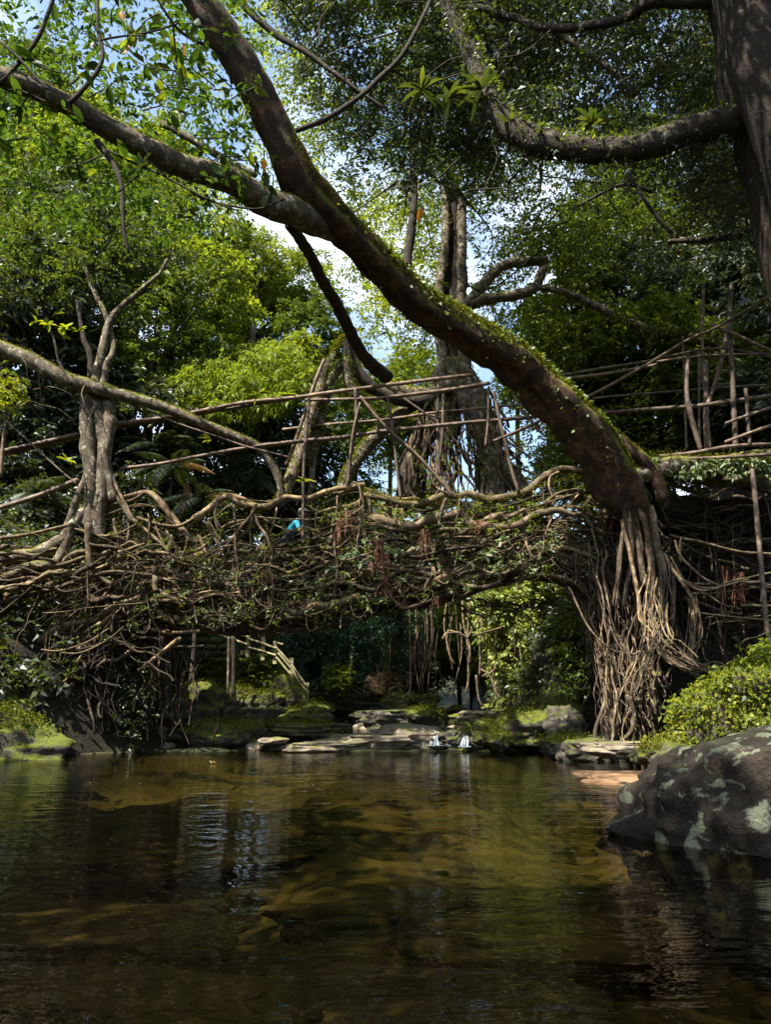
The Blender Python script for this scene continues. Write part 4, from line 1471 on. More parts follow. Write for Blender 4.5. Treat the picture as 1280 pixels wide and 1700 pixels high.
fig = thing('leaning_fig_tree', 'huge moss topped fig tree leaning left across the whole picture from the right bank', 'tree')
main_pts = [(1068, 885), (1050, 845), (1022, 790), (985, 735), (945, 690), (900, 645), (850, 598), (770, 550), (700, 505), (640, 445), (580, 385), (510, 315), (470, 240), (415, 135), (365, 60), (315, -20), (270, -100)]
main_D = [18.3, 18.1, 17.8, 17.5, 17.2, 16.9, 16.4, 15.6, 14.8, 14.0, 13.2, 12.3, 11.8, 11.2, 10.8, 10.4, 10]
main_w = [34, 62, 76, 76, 72, 70, 67, 62, 60, 56, 56, 66, 56, 57, 56, 55, 54]
main_w = [w_ * .96 for w_ in main_w]
tr_o, MC, MR = limb(fig, main_pts, main_D, main_w, 'trunk', 'bark_red', 36, .17, .05, lobes=3)
top_moss(fig, MC, MR, 16000, .06, s0=.02, s1=.62, side=.75, spread=.02)
top_moss(fig, MC, MR, 42000, .032, s0=.02, s1=.78, side=.95, spread=.03)
top_moss(fig, MC, MR, 420, .13, 'leaf_pale', s0=.2, s1=.62, side=1.0, spread=.10, name='leaves')
top_moss(fig, MC, MR, 900, .12, 'leaf_mid', s0=.15, s1=.7, side=.9, spread=.1, name='leaves')
# ridge root running down the right side of the trunk
_, c_, r_ = limb(fig, [(965, 690), (985, 708), (1010, 716), (1040, 740), (1085, 785), (1100, 830)], (16.9, 17.8), (12, 20, 22), 'buttress', 'bark_red', 12, .2)
top_moss(fig, c_, r_, 2500, .05, side=.5)
limb(fig, [(1010, 742), (1030, 760), (1048, 782), (1070, 800)], (17.0, 17.5), (7, 6), 'root', 'root')
_, LC, LR = limb(fig, [(578, 398), (515, 370), (478, 352), (430, 332), (370, 298), (300, 272), (200, 225), (130, 180), (60, 148), (0, 128), (-90, 110)], [13.5, 12.6, 12, 11.6, 11.1, 10.7, 10.2, 9.8, 9.5, 9.3, 9], (20, 50, 46, 42, 38, 34, 34, 30), 'limb', 'bark_grey', 16, .10)
top_moss(fig, LC, LR, 5000, .04, side=.45)
limb(fig, [(483, 375), (520, 432), (560, 510), (600, 585), (640, 625)], (13.0, 20), (18, 19, 20, 24), 'limb', 'bark_dark', 12)
limb(fig, [(160, 236), (185, 272), (202, 322), (208, 392), (214, 420)], 10, (12, 9, 7, 4), 'branch', 'bark_dark', 8)
limb(fig, [(168, -30), (160, 40), (168, 100), (140, 148), (120, 172)], 9.6, (5, 7, 9), 'branch', 'bark_dark', 8)
limb(fig, [(100, -20), (60, 60), (10, 120), (-40, 170)], 9.2, (6, 8), 'branch', 'bark_dark', 8)
limb(fig, [(168, 70), (240, 60), (300, 45)], 9.4, (4, 3), 'branch', 'bark_dark', 6)
limb(fig, [(300, 300), (330, 330), (420, 350), (470, 330)], 10.5, (3, 4), 'branch', 'bark_dark', 6)
limb(fig, [(180, 250), (260, 290), (340, 330), (400, 350)], 10.4, (4, 3), 'branch', 'bark_dark', 6)
limb(fig, [(0, 70), (40, 110), (80, 150)], 9.2, (5, 4), 'branch', 'bark_dark', 6)
limb(fig, [(270, 205), (330, 240), (390, 275), (425, 292)], 14, (12, 13), 'branch', 'bark_grey', 8)
limb(fig, [(385, -10), (430, 30), (480, 70), (520, 100), (570, 135), (640, 180)], 13, (13, 11, 8, 5), 'branch', 'bark_dark', 8)
limb(fig, [(455, 230), (560, 190), (640, 120), (700, 40), (730, -60)], (11.8, 13), (9, 8, 6), 'branch', 'bark_dark', 8)
limb(fig, [(380, 90), (330, 70), (290, 40), (250, -30)], (11, 10), (6, 4), 'branch', 'bark_dark', 8)


def twigs(t, name, mat, pairs, w=.012):
    b = MB()
    for a, c in pairs:
        a = np.asarray(a, float); c = np.asarray(c, float)
        m_ = (a + c) / 2 + rng.normal(size=3) * .12 * np.linalg.norm(c - a)
        tube(b, np.array([a, m_, c]), np.array([w * 1.4, w, w * .5]), 5, .05, step=.25, rng=rng, cap=False)
    return b.build(name, M[mat], t, kind='stuff')


def region(poly, n, D0, D1, r_=rng):
    """random places inside an outline of the view, spread in depth"""
    poly = np.asarray(poly, float)
    x0, y0 = poly.min(0); x1, y1 = poly.max(0)
    out = []
    while len(out) < n:
        x = r_.uniform(x0, x1, 4 * n); y = r_.uniform(y0, y1, 4 * n)
        ins = np.zeros(len(x), bool)
        j = len(poly) - 1
        for i_ in range(len(poly)):
            xi, yi = poly[i_]; xj, yj = poly[j]
            c = ((yi > y) != (yj > y)) & (x < (xj - xi) * (y - yi) / (yj - yi + 1e-9) + xi)
            ins ^= c
            j = i_
        out += list(zip(x[ins], y[ins]))
    out = np.array(out[:n])
    return P(out[:, 0], out[:, 1], r_.uniform(D0, D1, n))


SUNLIT = [(P(1180, 765, 18), 1.2), (P(1180, 1130, 15.5), 1.9), (P(1100, 1060, 17), 1.0), (P(880, 1060, 31), 2.8), (P(880, 1205, 20.4), 1.2), (P(800, 575, 16), 1.0), (P(930, 660, 17), 1.0),
          (P(700, 500, 14.8), .8), (P(850, 830, 19), 1.3), (P(650, 860, 19), 1.3), (P(450, 850, 19), 1.3), (P(230, 850, 19), 1.0), (P(160, 720, 18.8), .7), (P(620, 1228, 20.2), 1.3), (P(1150, 1240, 7), .7),
          (P(60, 1200, 17.3), 1.2), (P(200, 230, 10.2), .6), (P(460, 1100, 28.5), 1.5), (P(1030, 780, 17.5), .5), (P(330, 1375, 7.2), .55)]
SD = np.array(SUN_DIR)


def sunny(cs, rad=.5):
    """leave the gaps in the crowns through which the sun reaches the lit places"""
    cs = np.asarray(cs)
    ok = np.ones(len(cs), bool)
    for p, r in SUNLIT:
        d = cs - np.asarray(p)
        a = d @ SD
        q = np.linalg.norm(d - a[:, None] * SD, axis=1)
        ok &= ~((a > 0) & (q < r + rad))
    return cs[ok]


def crown(t, cs, rad, n_twig, n_leaf, leaf, mat, gaps=True, **kw):
    if gaps:
        cs = sunny(cs)
    b = MB()
    sprays(b, rng, cs, rad, n_twig, n_leaf, leaf, **kw)
    return b.build('crown', M[mat], t, smooth=False)


# big leaves of the upper left, one object each
big_me = []
for k in range(8):
    b = MB()
    L = 1.0
    leafset(b, np.zeros((1, 3)), np.array([[1.0, 0, 0]]), np.array([[0, 0, 1.0]]), L, .46 + .03 * (k % 3), fold=.10 + .05 * (k % 3), droop=.06 + .05 * (k % 4), big=True)
    big_me.append([b.mesh('leaf', M['leaf_big']), b.mesh('leaf', M['leaf_dark']), b.mesh('leaf', M['leaf_lime'])])
cl = region([(-60, -60), (300, -60), (330, 60), (420, 150), (440, 300), (330, 260), (140, 150), (0, 90), (-60, 80)], 38, 8.4, 10.5)
cl = np.vstack([cl, region([(-20, 100), (120, 190), (260, 270), (220, 330), (60, 250), (-20, 250)], 12, 8.8, 9.8), P([378, 370, 430, 440, 425], [215, 60, 290, 300, 270], 10.2)])
nl = 0
pairs = []
for c in cl:
    dmain = unit(rng.normal(size=3) * np.array([1, .7, .5]))
    tip = c + dmain * .25
    pairs.append((c - dmain * .45, tip))
    for q in range(rng.randint(4, 7)):
        if nl >= 275:
            break
        base = c + dmain * rng.uniform(-.25, .25)
        d = unit(dmain * .7 + rng.normal(size=3) * .9 + np.array([0, 0, -.15]))
        nrm = Vector(rng.normal(size=3) * .5 + np.array([0, 0, 1]))
        dx = Vector(d)
        yx = nrm.cross(dx).normalized()
        zx = dx.cross(yx)
        from mathutils import Matrix
        mt = Matrix((dx, yx, zx)).transposed().to_4x4()
        L = rng.uniform(.17, .31)
        o = bpy.data.objects.new('leaf', big_me[rng.randint(8)][rng.choice([0, 1, 2], p=[.55, .28, .17])])
        COL.objects.link(o)
        o.parent = fig
        o.matrix_world = Matrix.Translation(Vector(base)) @ mt @ Matrix.Scale(L, 4)
        nl += 1
twigs(fig, 'twigs', 'bark_dark', pairs, .010)
# dying orange leaves, one object each
b = MB()
leafset(b, np.zeros((1, 3)), np.array([[1.0, 0, 0]]), np.array([[0, 0, 1.0]]), 1.0, .5, big=True)
orange_me = b.mesh('leaf', M['leaf_orange'])
for (x, y) in [(214, 72), (302, 74), (200, 20), (441, 264), (700, 345)]:
    o = put(orange_me, 'leaf', P(x, y, 9.6), (rng.uniform(0, 6), 1.2, rng.uniform(0, 6)), .22, fig)
    o['label'] = 'dying orange leaf'
b = MB()
sprays(b, rng, region([(-60, -60), (420, -60), (440, 330), (300, 300), (160, 190), (0, 110), (-60, 90)], 150, 10.5, 14), .5, 4, 8, .15, .46)
sprays(b, rng, region([(-60, 60), (120, 150), (300, 260), (440, 330), (420, 420), (200, 400), (-60, 420)], 110, 13, 17), .5, 4, 8, .16, .46)
b.build('leaves', M['leaf_big'], fig, kind='stuff')
# its dark crown over the centre
ccs = region([(420, -260), (900, -260), (900, 120), (860, 300), (760, 330), (640, 300), (600, 280), (560, 200), (480, 60)], 620, 12, 19)
crown(fig, ccs, .75, 11, 11, .15, 'leaf_dark')
crown(fig, region([(430, -200), (860, -200), (800, 320), (640, 330), (520, 250)], 150, 12, 19), .6, 9, 9, .14, 'leaf_mid')
twigs(fig, 'twigs', 'bark_dark', [(c, c + rng.normal(size=3) * .9) for c in ccs[:170]], .016)

# dark tree at the top right corner
dk = thing('dark_fig_tree', 'dark broad tree at the top right corner with a sagging limb full of ferns', 'tree')
limb(dk, [(1470, 950), (1420, 620), (1360, 370), (1310, 220), (1272, 100), (1245, 0), (1225, -120)], (11.0, 9.6), (170, 160, 150, 140, 125), 'trunk', 'bark_dark', 20, .1, lobes=3)
_, DC, DR = limb(dk, [(1360, 190), (1300, 187), (1230, 198), (1180, 205), (1130, 220), (1090, 236), (1040, 248), (990, 252), (940, 247), (900, 240), (865, 226), (836, 200), (815, 165), (798, 125), (778, 80), (755, 30), (735, -20), (720, -80)], (10.2, 12.5), (64, 52, 46, 44, 42, 44, 42, 38, 30, 24, 22), 'limb', 'bark_dark', 16, .16)
top_moss(dk, DC, DR, 2600, .09, 'leaf_dark', side=1.4, spread=.15, name='leaves', wr=.4)
top_moss(dk, DC, DR, 700, .13, 'leaf_mid', side=1.0, spread=.2, name='leaves', wr=.4)
limb(dk, [(1215, 10), (1090, 5), (1040, 35), (980, 45), (900, 45), (860, 30), (790, 15), (740, 25)], (10, 13), (26, 16, 14, 12, 8), 'limb', 'bark_dark', 10)
limb(dk, [(905, 48), (960, 80), (1010, 110), (1050, 160)], 12, (9, 11, 8), 'branch', 'bark_grey', 8)
limb(dk, [(1340, 350), (1280, 375), (1240, 390), (1200, 400), (1150, 402), (1110, 402)], (15, 16), (16, 15, 12, 7), 'limb', 'bark_dark', 10)
limb(dk, [(1035, 285), (1065, 325), (1090, 360), (1115, 385)], 16, (7, 6), 'branch', 'bark_dark', 8)
limb(dk, [(960, 345), (1030, 308), (1080, 320)], 16, (5, 7), 'branch', 'bark_dark', 8)
# strap leaved rosettes and hanging ferns on the sagging limb
b = MB()
for (x, y, n_) in [(700, 150, 10), (745, 165, 12), (800, 150, 14), (985, 205, 10), (1010, 210, 8), (1090, 150, 8), (850, 215, 8), (900, 240, 8)]:
    c = P(x, y, 11.6)
    for q in range(n_):
        d = unit(rng.normal(size=3) * np.array([1, 1, .4]) + np.array([0, 0, .5]))
        L = rng.uniform(.35, .7)
        s = np.linspace(0, 1, 7)
        path = c + d * L * s[:, None] - np.array([0, 0, 1]) * (.5 * L * s ** 2)[:, None]
        sd = unit(np.cross(d, [0, 0, 1]))
        w_ = .045 * np.sin(np.pi * np.clip(s * .9 + .08, 0, 1))[:, None]
        v = np.concatenate([path - sd * w_, path + sd * w_])
        b.add(v, [[i_, i_ + 1, i_ + 8, i_ + 7] for i_ in range(6)])
b.build('rosettes', M['leaf_dark'], dk, kind='stuff')
b = MB()
for k in range(90):
    s_ = rng.randint(4, len(DC) - 4)
    c = DC[s_] + np.array([0, 0, -DR[s_] * .7]) + rng.normal(size=3) * .08
    ln = rng.uniform(.15, .8) * (1.2 if 1060 < 1100 else 1)
    n_ = int(ln / .06)
    z = np.linspace(0, ln, max(n_, 2))
    cc = c + np.stack([.03 * np.sin(z * 9 + k), 0 * z, -z], -1)
    leafset(b, cc, rng.normal(size=(len(cc), 3)) + np.array([0, 0, -.9]), rng.normal(size=(len(cc), 3)), .09, .035)
b.build('hanging_ferns', M['leaf_dark'], dk, kind='stuff')
ccs = region([(820, -260), (1500, -260), (1500, 300), (1400, 460), (1180, 330), (1000, 240), (860, 200), (800, 60)], 780, 11, 19)
crown(dk, ccs, .8, 11, 11, .14, 'leaf_dark')
twigs(dk, 'twigs', 'bark_dark', [(c, c + rng.normal(size=3) * .9) for c in ccs[:170]], .014)
crown(dk, region([(500, -900), (1600, -900), (1600, -230), (640, -230)], 190, 7, 13), .8, 9, 10, .17, 'leaf_dark')  # extra crown above the frame, added to shade the trunk and sagging limb
# overhanging foliage of both trees beyond the top of the frame, added for shade
crown(fig, region([(-100, -900), (1100, -900), (1100, -150), (100, -150)], 200, 6, 14), .8, 9, 10, .17, 'leaf_dark')

# central strangler fig behind the bridge
cf = thing('strangler_fig_tree', 'tall pale multi-stemmed strangler fig standing behind the bridge with roots fanning down', 'tree')
for pts, w, mt in [
    ([(737, 300), (739, 380), (736, 430), (730, 475), (727, 540), (736, 620), (722, 700)], (13, 15, 16, 18, 20), 'bark_grey'),
    ([(752, 320), (751, 400), (750, 480), (751, 540), (748, 640), (742, 720)], (30, 32, 34, 40, 46), 'bark_dark'),
    ([(768, 330), (767, 400), (765, 450), (767, 500), (768, 560), (775, 640), (790, 720)], (15, 17, 18, 22, 26), 'bark_grey'),
    ([(746, 600), (770, 660), (800, 720), (835, 770), (875, 822)], (30, 30, 30, 26), 'bark_grey'),
    ([(760, 600), (790, 660), (808, 730), (815, 790), (822, 840)], (26, 44, 46, 50), 'bark_grey'),
    ([(742, 610), (712, 690), (690, 750), (678, 840)], (30, 40, 44, 50), 'bark_dark'),
    ([(735, 640), (738, 720), (730, 780), (722, 840)], (14, 16, 20), 'bark_grey'),
    ([(640, 640), (690, 655), (728, 650), (755, 640)], (22, 26, 26), 'bark_grey'),
    ([(690, 200), (688, 300), (682, 380), (676, 440), (672, 490)], (10, 13, 15, 16), 'bark_dark'),
]:
    _, c_, r_ = limb(cf, pts, 23.5 if mt == 'bark_dark' else 23.1, w, 'stem', mt, 12, .12, .05)
    if mt == 'bark_grey':
        top_moss(cf, c_, r_, 500, .08, side=1.2)
for pts, w in [([(765, 520), (785, 492), (815, 458), (842, 441), (875, 436), (905, 434)], (18, 17, 16)), ([(905, 434), (896, 460), (885, 478), (850, 490), (800, 500), (770, 512)], (14, 18, 16)),
               ([(885, 477), (950, 490), (1010, 520), (1080, 550), (1150, 565), (1200, 572), (1290, 582)], (10, 14, 20, 22))]:
    limb(cf, pts, 22.6, w, 'limb', 'bark_grey', 10)
limb(cf, [(750, 640), (700, 668), (640, 655), (600, 628), (572, 560)], (23.2, 22), (26, 22, 20, 18), 'limb', 'bark_dark', 10)
_, c_, r_ = limb(cf, [(700, 655), (650, 700), (610, 740), (585, 775), (568, 812)], (23.4, 22.8), (26, 24, 20), 'limb', 'bark_grey', 10)
top_moss(cf, c_, r_, 2500, .07, side=.8)
b = MB()
for k in range(120):
    x0 = rng.uniform(690, 815); y0 = rng.uniform(640, 720)
    x1 = 765 + (x0 - 765) * rng.uniform(1.0, 1.7) + 25 * rng.rand(); y1 = y0 + rng.uniform(60, 180)
    y1 = min(y1, 850)
    a = PP([(x0, y0), ((x0 + x1) / 2 + rng.normal() * 6, (y0 + y1) / 2), (x1, y1)], 22.7 + .5 * rng.rand())
    tube(b, jit(catmull(a, step=.2), .16, rng, .9), rng.choice([.012, .02, .03, .05], p=[.35, .35, .2, .1]), 6, .2, smooth_path=False, rng=rng, cap=False)
b.build('aerial_roots', M['root_dark'], cf, kind='stuff')
b = MB()
for k in range(60):
    x0 = rng.uniform(680, 850); y0 = rng.uniform(650, 790)
    a = PP([(x0, y0), (x0 + rng.uniform(-15, 25), y0 + 25), (x0 + rng.uniform(-30, 60), y0 + rng.uniform(30, 75))], 22.6 + .3 * rng.rand())
    tube(b, jit(catmull(a, step=.2), .12, rng, .9), rng.choice([.015, .025, .04]), 6, .2, smooth_path=False, rng=rng, cap=False)
b.build('aerial_roots', M['root'], cf, kind='stuff')
b = MB()
sprays(b, rng, P(rng.uniform(690, 860, 70), rng.uniform(560, 800, 70), 22.4), .25, 3, 5, .12, .35, droop=.5)
b.build('ferns', M['leaf_mid'], cf, kind='stuff')
ccs = region([(640, 60), (780, 40), (1000, 160), (1100, 330), (1000, 430), (860, 420), (800, 330), (720, 340), (660, 350), (620, 250)], 230, 22, 29)
crown(cf, ccs, 1.0, 10, 10, .18, 'leaf_mid')
crown(cf, region([(770, 330), (900, 400), (1000, 430), (1000, 560), (900, 560), (800, 540), (770, 420)], 60, 25, 29), .9, 9, 10, .17, 'leaf_mid')
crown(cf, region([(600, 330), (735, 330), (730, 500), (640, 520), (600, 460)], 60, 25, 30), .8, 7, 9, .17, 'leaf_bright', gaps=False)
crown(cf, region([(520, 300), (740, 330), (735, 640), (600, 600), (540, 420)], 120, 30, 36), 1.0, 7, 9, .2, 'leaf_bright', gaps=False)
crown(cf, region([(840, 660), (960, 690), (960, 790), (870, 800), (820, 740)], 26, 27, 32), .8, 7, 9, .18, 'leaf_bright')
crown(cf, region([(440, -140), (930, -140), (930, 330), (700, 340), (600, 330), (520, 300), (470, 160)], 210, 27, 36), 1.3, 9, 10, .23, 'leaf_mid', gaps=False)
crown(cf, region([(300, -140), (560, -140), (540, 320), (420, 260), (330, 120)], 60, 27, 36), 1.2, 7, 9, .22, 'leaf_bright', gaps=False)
crown(cf, region([(560, -100), (1300, -100), (1300, 120), (700, 120)], 150, 22, 32), 1.2, 10, 10, .19, 'leaf_dark')
twigs(cf, 'twigs', 'bark_dark', [(c, c + rng.normal(size=3) * 1.4) for c in ccs[:90]], .025)

# leaning mossy trunk between the rails
lt = thing('leaning_mossy_tree', 'slender mossy trunk leaning right behind the bamboo rails above the person', 'tree')
for pts, D, w in [([(462, 838), (480, 800), (498, 750), (512, 700), (530, 650), (540, 615), (552, 592)], (20.2, 21.2), (22, 20, 16, 13)),
                  ([(510, 770), (525, 710), (532, 660), (545, 640)], (21, 21.6), (24, 30, 26)),
                  ([(552, 592), (562, 570), (574, 556)], (21.2, 21.8), (9, 6)), ([(545, 640), (570, 600), (580, 640), (592, 660)], 21.6, (14, 20, 16))]:
    _, c_, r_ = limb(lt, pts, D, w, 'stem', 'bark_grey', 10, .15)
    top_moss(lt, c_, r_, 900, .07, side=1.0)
b = MB()
sprays(b, rng, P(rng.uniform(505, 600, 60), rng.uniform(600, 760, 60), 21.0), .22, 4, 5, .10, .3, droop=.5)
b.build('ferns', M['leaf_mid'], lt, kind='stuff')

# pale two stemmed tree on the left abutment
lf = thing('pale_twin_stemmed_tree', 'pale stubby tree with fused stems and spreading roots on the left end of the bridge', 'tree')
for pts, w in [([(146, 655), (146, 700), (149, 750), (152, 800), (150, 850), (150, 905)], (22, 26, 24, 20, 18)),
               ([(158, 640), (165, 700), (173, 745), (172, 800), (166, 850), (166, 900)], (24, 22, 24, 22, 18)),
               ([(180, 655), (182, 700), (176, 750), (180, 790), (188, 830)], (20, 20, 18, 14)),
               ([(152, 735), (143, 785), (128, 828), (112, 872), (100, 900)], (12, 14, 12, 10)),
               ([(150, 800), (148, 840), (145, 870)], (16, 14)),
               ([(143, 848), (118, 878), (95, 902), (60, 918), (0, 930), (-60, 945)], (18, 24, 22, 20)),
               ([(118, 880), (106, 912), (92, 935), (50, 940), (0, 962), (-60, 985)], (16, 18, 16)),
               ([(170, 760), (178, 800), (200, 835), (220, 865)], (7, 6)), ([(135, 640), (150, 650), (172, 648), (186, 655)], (20, 26, 20))]:
    limb(lf, pts, 18.9, w, 'stem', 'bark_grey', 12, .16, .04)
_, c_, r_ = limb(lf, [(-80, 545), (0, 577), (60, 602), (110, 628), (160, 642), (200, 655), (270, 676), (320, 694), (360, 712), (400, 728), (425, 740), (445, 762), (462, 790), (470, 825)], (18.2, 19.6), (28, 26, 22, 17, 15, 14, 12), 'limb', 'bark_grey', 12, .12, .04)
top_moss(lf, c_, r_, 2600, .05, side=.5)
limb(lf, [(158, 640), (160, 620), (170, 590), (178, 540), (200, 510), (225, 488), (258, 458), (275, 430)], (18.8, 19.4), (14, 15, 11, 8, 5), 'limb', 'bark_grey', 9)
limb(lf, [(172, 645), (176, 610), (188, 580), (182, 545), (160, 490), (140, 440)], (18.8, 19.6), (12, 9, 7), 'limb', 'bark_grey', 9)
limb(lf, [(150, 630), (148, 590), (138, 560), (128, 500)], 19, (11, 9, 6), 'limb', 'bark_dark', 8)
limb(lf, [(120, 640), (100, 605), (92, 570), (85, 550)], 18.4, (5, 3), 'branch', 'bark_dark', 6)
lc = region([(-40, 620), (60, 632), (190, 645), (225, 700), (190, 710), (130, 675), (60, 690), (-40, 660)], 55, 17.6, 18.5)
crown(lf, lc, .26, 5, 7, .12, 'leaf_lime', wid=.62)
crown(lf, region([(-60, 470), (60, 500), (300, 400), (300, 300), (60, 330), (-60, 380)], 60, 18.5, 21), .6, 8, 9, .13, 'leaf_mid')
twigs(lf, 'twigs', 'bark_grey', [(c, c + rng.normal(size=3) * .5) for c in lc[:26]], .012)
b = MB()
for (x, y, n_) in [(80, 540, 9), (60, 535, 8), (110, 545, 9), (105, 560, 6), (130, 550, 7), (330, 663, 8), (430, 655, 8), (475, 655, 9), (510, 620, 7), (508, 800, 8), (500, 575, 8), (325, 660, 7), (350, 730, 4), (110, 765, 6), (735, 475, 7)]:
    c = P(x, y, 18.3)
    d = rng.normal(size=(n_, 3)) * np.array([1, .6, .35]) + np.array([0, 0, .35])
    leafset(b, np.tile(c, (n_, 1)), d, rng.normal(size=(n_, 3)) * .3 + np.array([0, -.3, 1]), rng.uniform(.2, .34, n_), .11, big=True)
b.build('leaves', M['leaf_lime'], lf, kind='stuff')

# slender dark trunk with vines under the arch
ot = thing('creeper_clad_tree', 'orange lit leaning trunk wrapped in creeper under the arch', 'tree')
limb(ot, [(632, 1150), (642, 1125), (652, 1090), (662, 1050), (668, 1010), (675, 930)], 31, (20, 18, 14), 'trunk', 'bark_red', 10)
b = MB()
sprays(b, rng, P(655 + rng.normal(size=50) * 9, rng.uniform(1000, 1120, 50), 30.7), .3, 4, 6, .16, .5)
sprays(b, rng, region([(560, 900), (700, 900), (700, 1040), (560, 1040)], 30, 30, 33), .9, 8, 8, .2, .5)
b.build('leaves', M['leaf_teal'], ot, kind='stuff')
b = MB()
for k in range(90):
    c = P(635 + rng.normal() * 14, 1142 + rng.normal() * 8, 30.5 + rng.rand())
    tube(b, np.array([c, c + np.array([rng.normal() * .3, 0, .3]), c + np.array([rng.normal() * .5, 0, rng.uniform(.1, .8)])]), .012, 4, 0, step=.3, rng=rng, cap=False)
b.build('dry_shoots', M['dead'], ot, kind='stuff')

# hanging lianas below the arch
vn = thing('liana_curtain', 'curtain of bare hanging lianas in the far shade under the arch', 'vine')
for k in range(46):
    x = rng.choice([690, 700, 715, 750, 775, 805, 825, 850, 880, 640]) + rng.normal() * 9
    y0, y1 = rng.uniform(960, 1050), rng.uniform(1090, 1165)
    pts = [(x, y0), (x + rng.normal() * 4, (y0 + y1) / 2), (x + rng.normal() * 8, y1)]
    b = MB()
    tube(b, jit(catmull(PP(pts, 29.5 + 2 * rng.rand()), step=.3), .12, rng, .7), rng.choice([.02, .03, .045]), 6, .12, smooth_path=False, rng=rng)
    b.build('liana', M['root' if k % 2 else 'root_dark'], vn)
for pts in [[(740, 1050), (760, 1050), (775, 1058), (800, 1050), (835, 1040)], [(775, 1058), (790, 1035), (800, 1020)], [(800, 1110), (812, 1120), (822, 1150), (830, 1158)], [(790, 1120), (795, 1160), (803, 1172)], [(800, 1122), (818, 1112), (822, 1100)], [(735, 1060), (745, 1048), (765, 1055)]]:
    b = MB()
    tube(b, jit(catmull(PP(pts, 29.2), step=.2), .06, rng), .045, 7, .12, smooth_path=False, rng=rng)
    b.build('liana', M['root'], vn)
# dark branch net in front of the bright foliage under the arch
b = MB()
for k in range(60):
    x0 = rng.uniform(740, 930); y0 = rng.uniform(985, 1010)
    s = np.linspace(0, 1, 5)
    fine(b, P(x0 + rng.uniform(-90, 90) * s, y0 + rng.uniform(-5, 35) * s + rng.normal(size=5) * 3, 20.4), rng.choice([.01, .015, .03]), 5)
b.build('under_branches', M['root_dark'], bridge, kind='stuff')
# leaf chain
vc = thing('leaf_vine', 'thin vine with a string of round pale leaves dangling from the bridge', 'vine')
pt = PP([(585, 1020), (583, 1060), (582, 1125)], 19.2)
b = MB(); tube(b, pt, .006, 5, 0, rng=rng); b.build('stem', M['root'], vc)
zz = np.linspace(0, 1, 24)
c = pt[0] * (1 - zz[:, None]) + pt[-1] * zz[:, None]
b = MB(); leafset(b, c, rng.normal(size=(24, 3)) * np.array([1, .4, .6]), rng.normal(size=(24, 3)) + np.array([0, -1, 0]), .075, .06)
b.build('leaves', M['leaf_pale'], vc, kind='stuff')

# ------------------------------------------------------------------ forest: every tree a trunk and a crown
crown_me = []
for k, (rx, rz, ncl, leaf, r_) in enumerate([(3.2, 2.6, 110, .25, .8), (2.6, 3.2, 100, .23, .75), (3.6, 2.2, 115, .27, .85), (2.2, 2.0, 70, .23, .7), (3.0, 3.0, 105, .21, .8)]):
    rr_ = np.random.RandomState(100 + k)
    d = unit(rr_.normal(size=(ncl, 3)))
    q = rr_.uniform(.35, 1.0, ncl)[:, None] ** .5
    lump = (1 + .35 * fbm(d * 1.7 + k * 9, 2, 40 + k))[:, None]
    cs = d * q * lump * np.array([rx, rx, rz])
    b = MB()
    sprays(b, rr_, cs, r_, 10, 10, leaf, sag=.35)
    mats = {}
    for mt in ('leaf_mid', 'leaf_bright', 'leaf_dark', 'leaf_teal'):
        mats[mt] = b.mesh('crown', M[mt], smooth=False)
    tb = MB()
    for c in cs[::5]:
        tube(tb, np.array([[0, 0, -rz * .8], c * .45 + np.array([0, 0, -rz * .2]), c]), np.array([.07, .04, .015]), 5, .1, step=.6, rng=rr_, cap=False)
    mats['limbs'] = tb.mesh('limbs', M['bark_dark'])
    crown_me.append(mats)
trunk_me = {}
for mt in ('bark_dark', 'bark_grey'):
    b = MB()
    tube(b, np.array([[0, 0, -1.0], [.01, .01, -.6], [-.015, .01, -.3], [0, 0, 0.0]]), np.array([.022, .017, .014, .010]), 9, .1, step=.04, rng=rng)
    trunk_me[mt] = b.mesh('trunk', M[mt])


LM = [(160, 660, 'the pale twin-stemmed tree'), (210, 235, 'the long upper left limb'), (300, 690, 'the long mossy root limb'), (420, 665, 'the upper bamboo rail'), (260, 775, 'the lower bamboo rail'),
      (525, 690, 'the leaning mossy stems'), (545, 470, 'the thin dark limb'), (760, 440, 'the strangler fig stems'), (880, 455, 'the forked bare limb'), (1080, 550, 'the long bare right limb'),
      (1150, 660, 'the scaffold posts'), (1190, 400, 'the bare dark limb'), (1000, 250, 'the sagging fern limb'), (850, 600, 'the leaning trunk'), (430, 1080, 'the yellow railing'),
      (650, 1090, 'the orange lit leaning trunk'), (770, 1100, 'the liana curtain'), (870, 1070, 'the bright creeper curtain'), (400, 840, 'the bridge hand rail'), (500, 340, 'the big fork'), (700, 860, 'the mossy bridge rail')]
USED = set()


def where(px, py):
    for q in sorted(LM, key=lambda a: (a[0] - px) ** 2 + (a[1] - py) ** 2):
        dx, dy = px - q[0], py - q[1]
        for w in (['right of' if dx > 0 else 'left of', 'above' if dy < 0 else 'below'] if abs(dx) > abs(dy) else ['above' if dy < 0 else 'below', 'right of' if dx > 0 else 'left of']):
            ph_ = w + ' ' + q[2]
            if ph_ not in USED:
                USED.add(ph_)
                return ph_
    return 'deep inside the ravine gap'


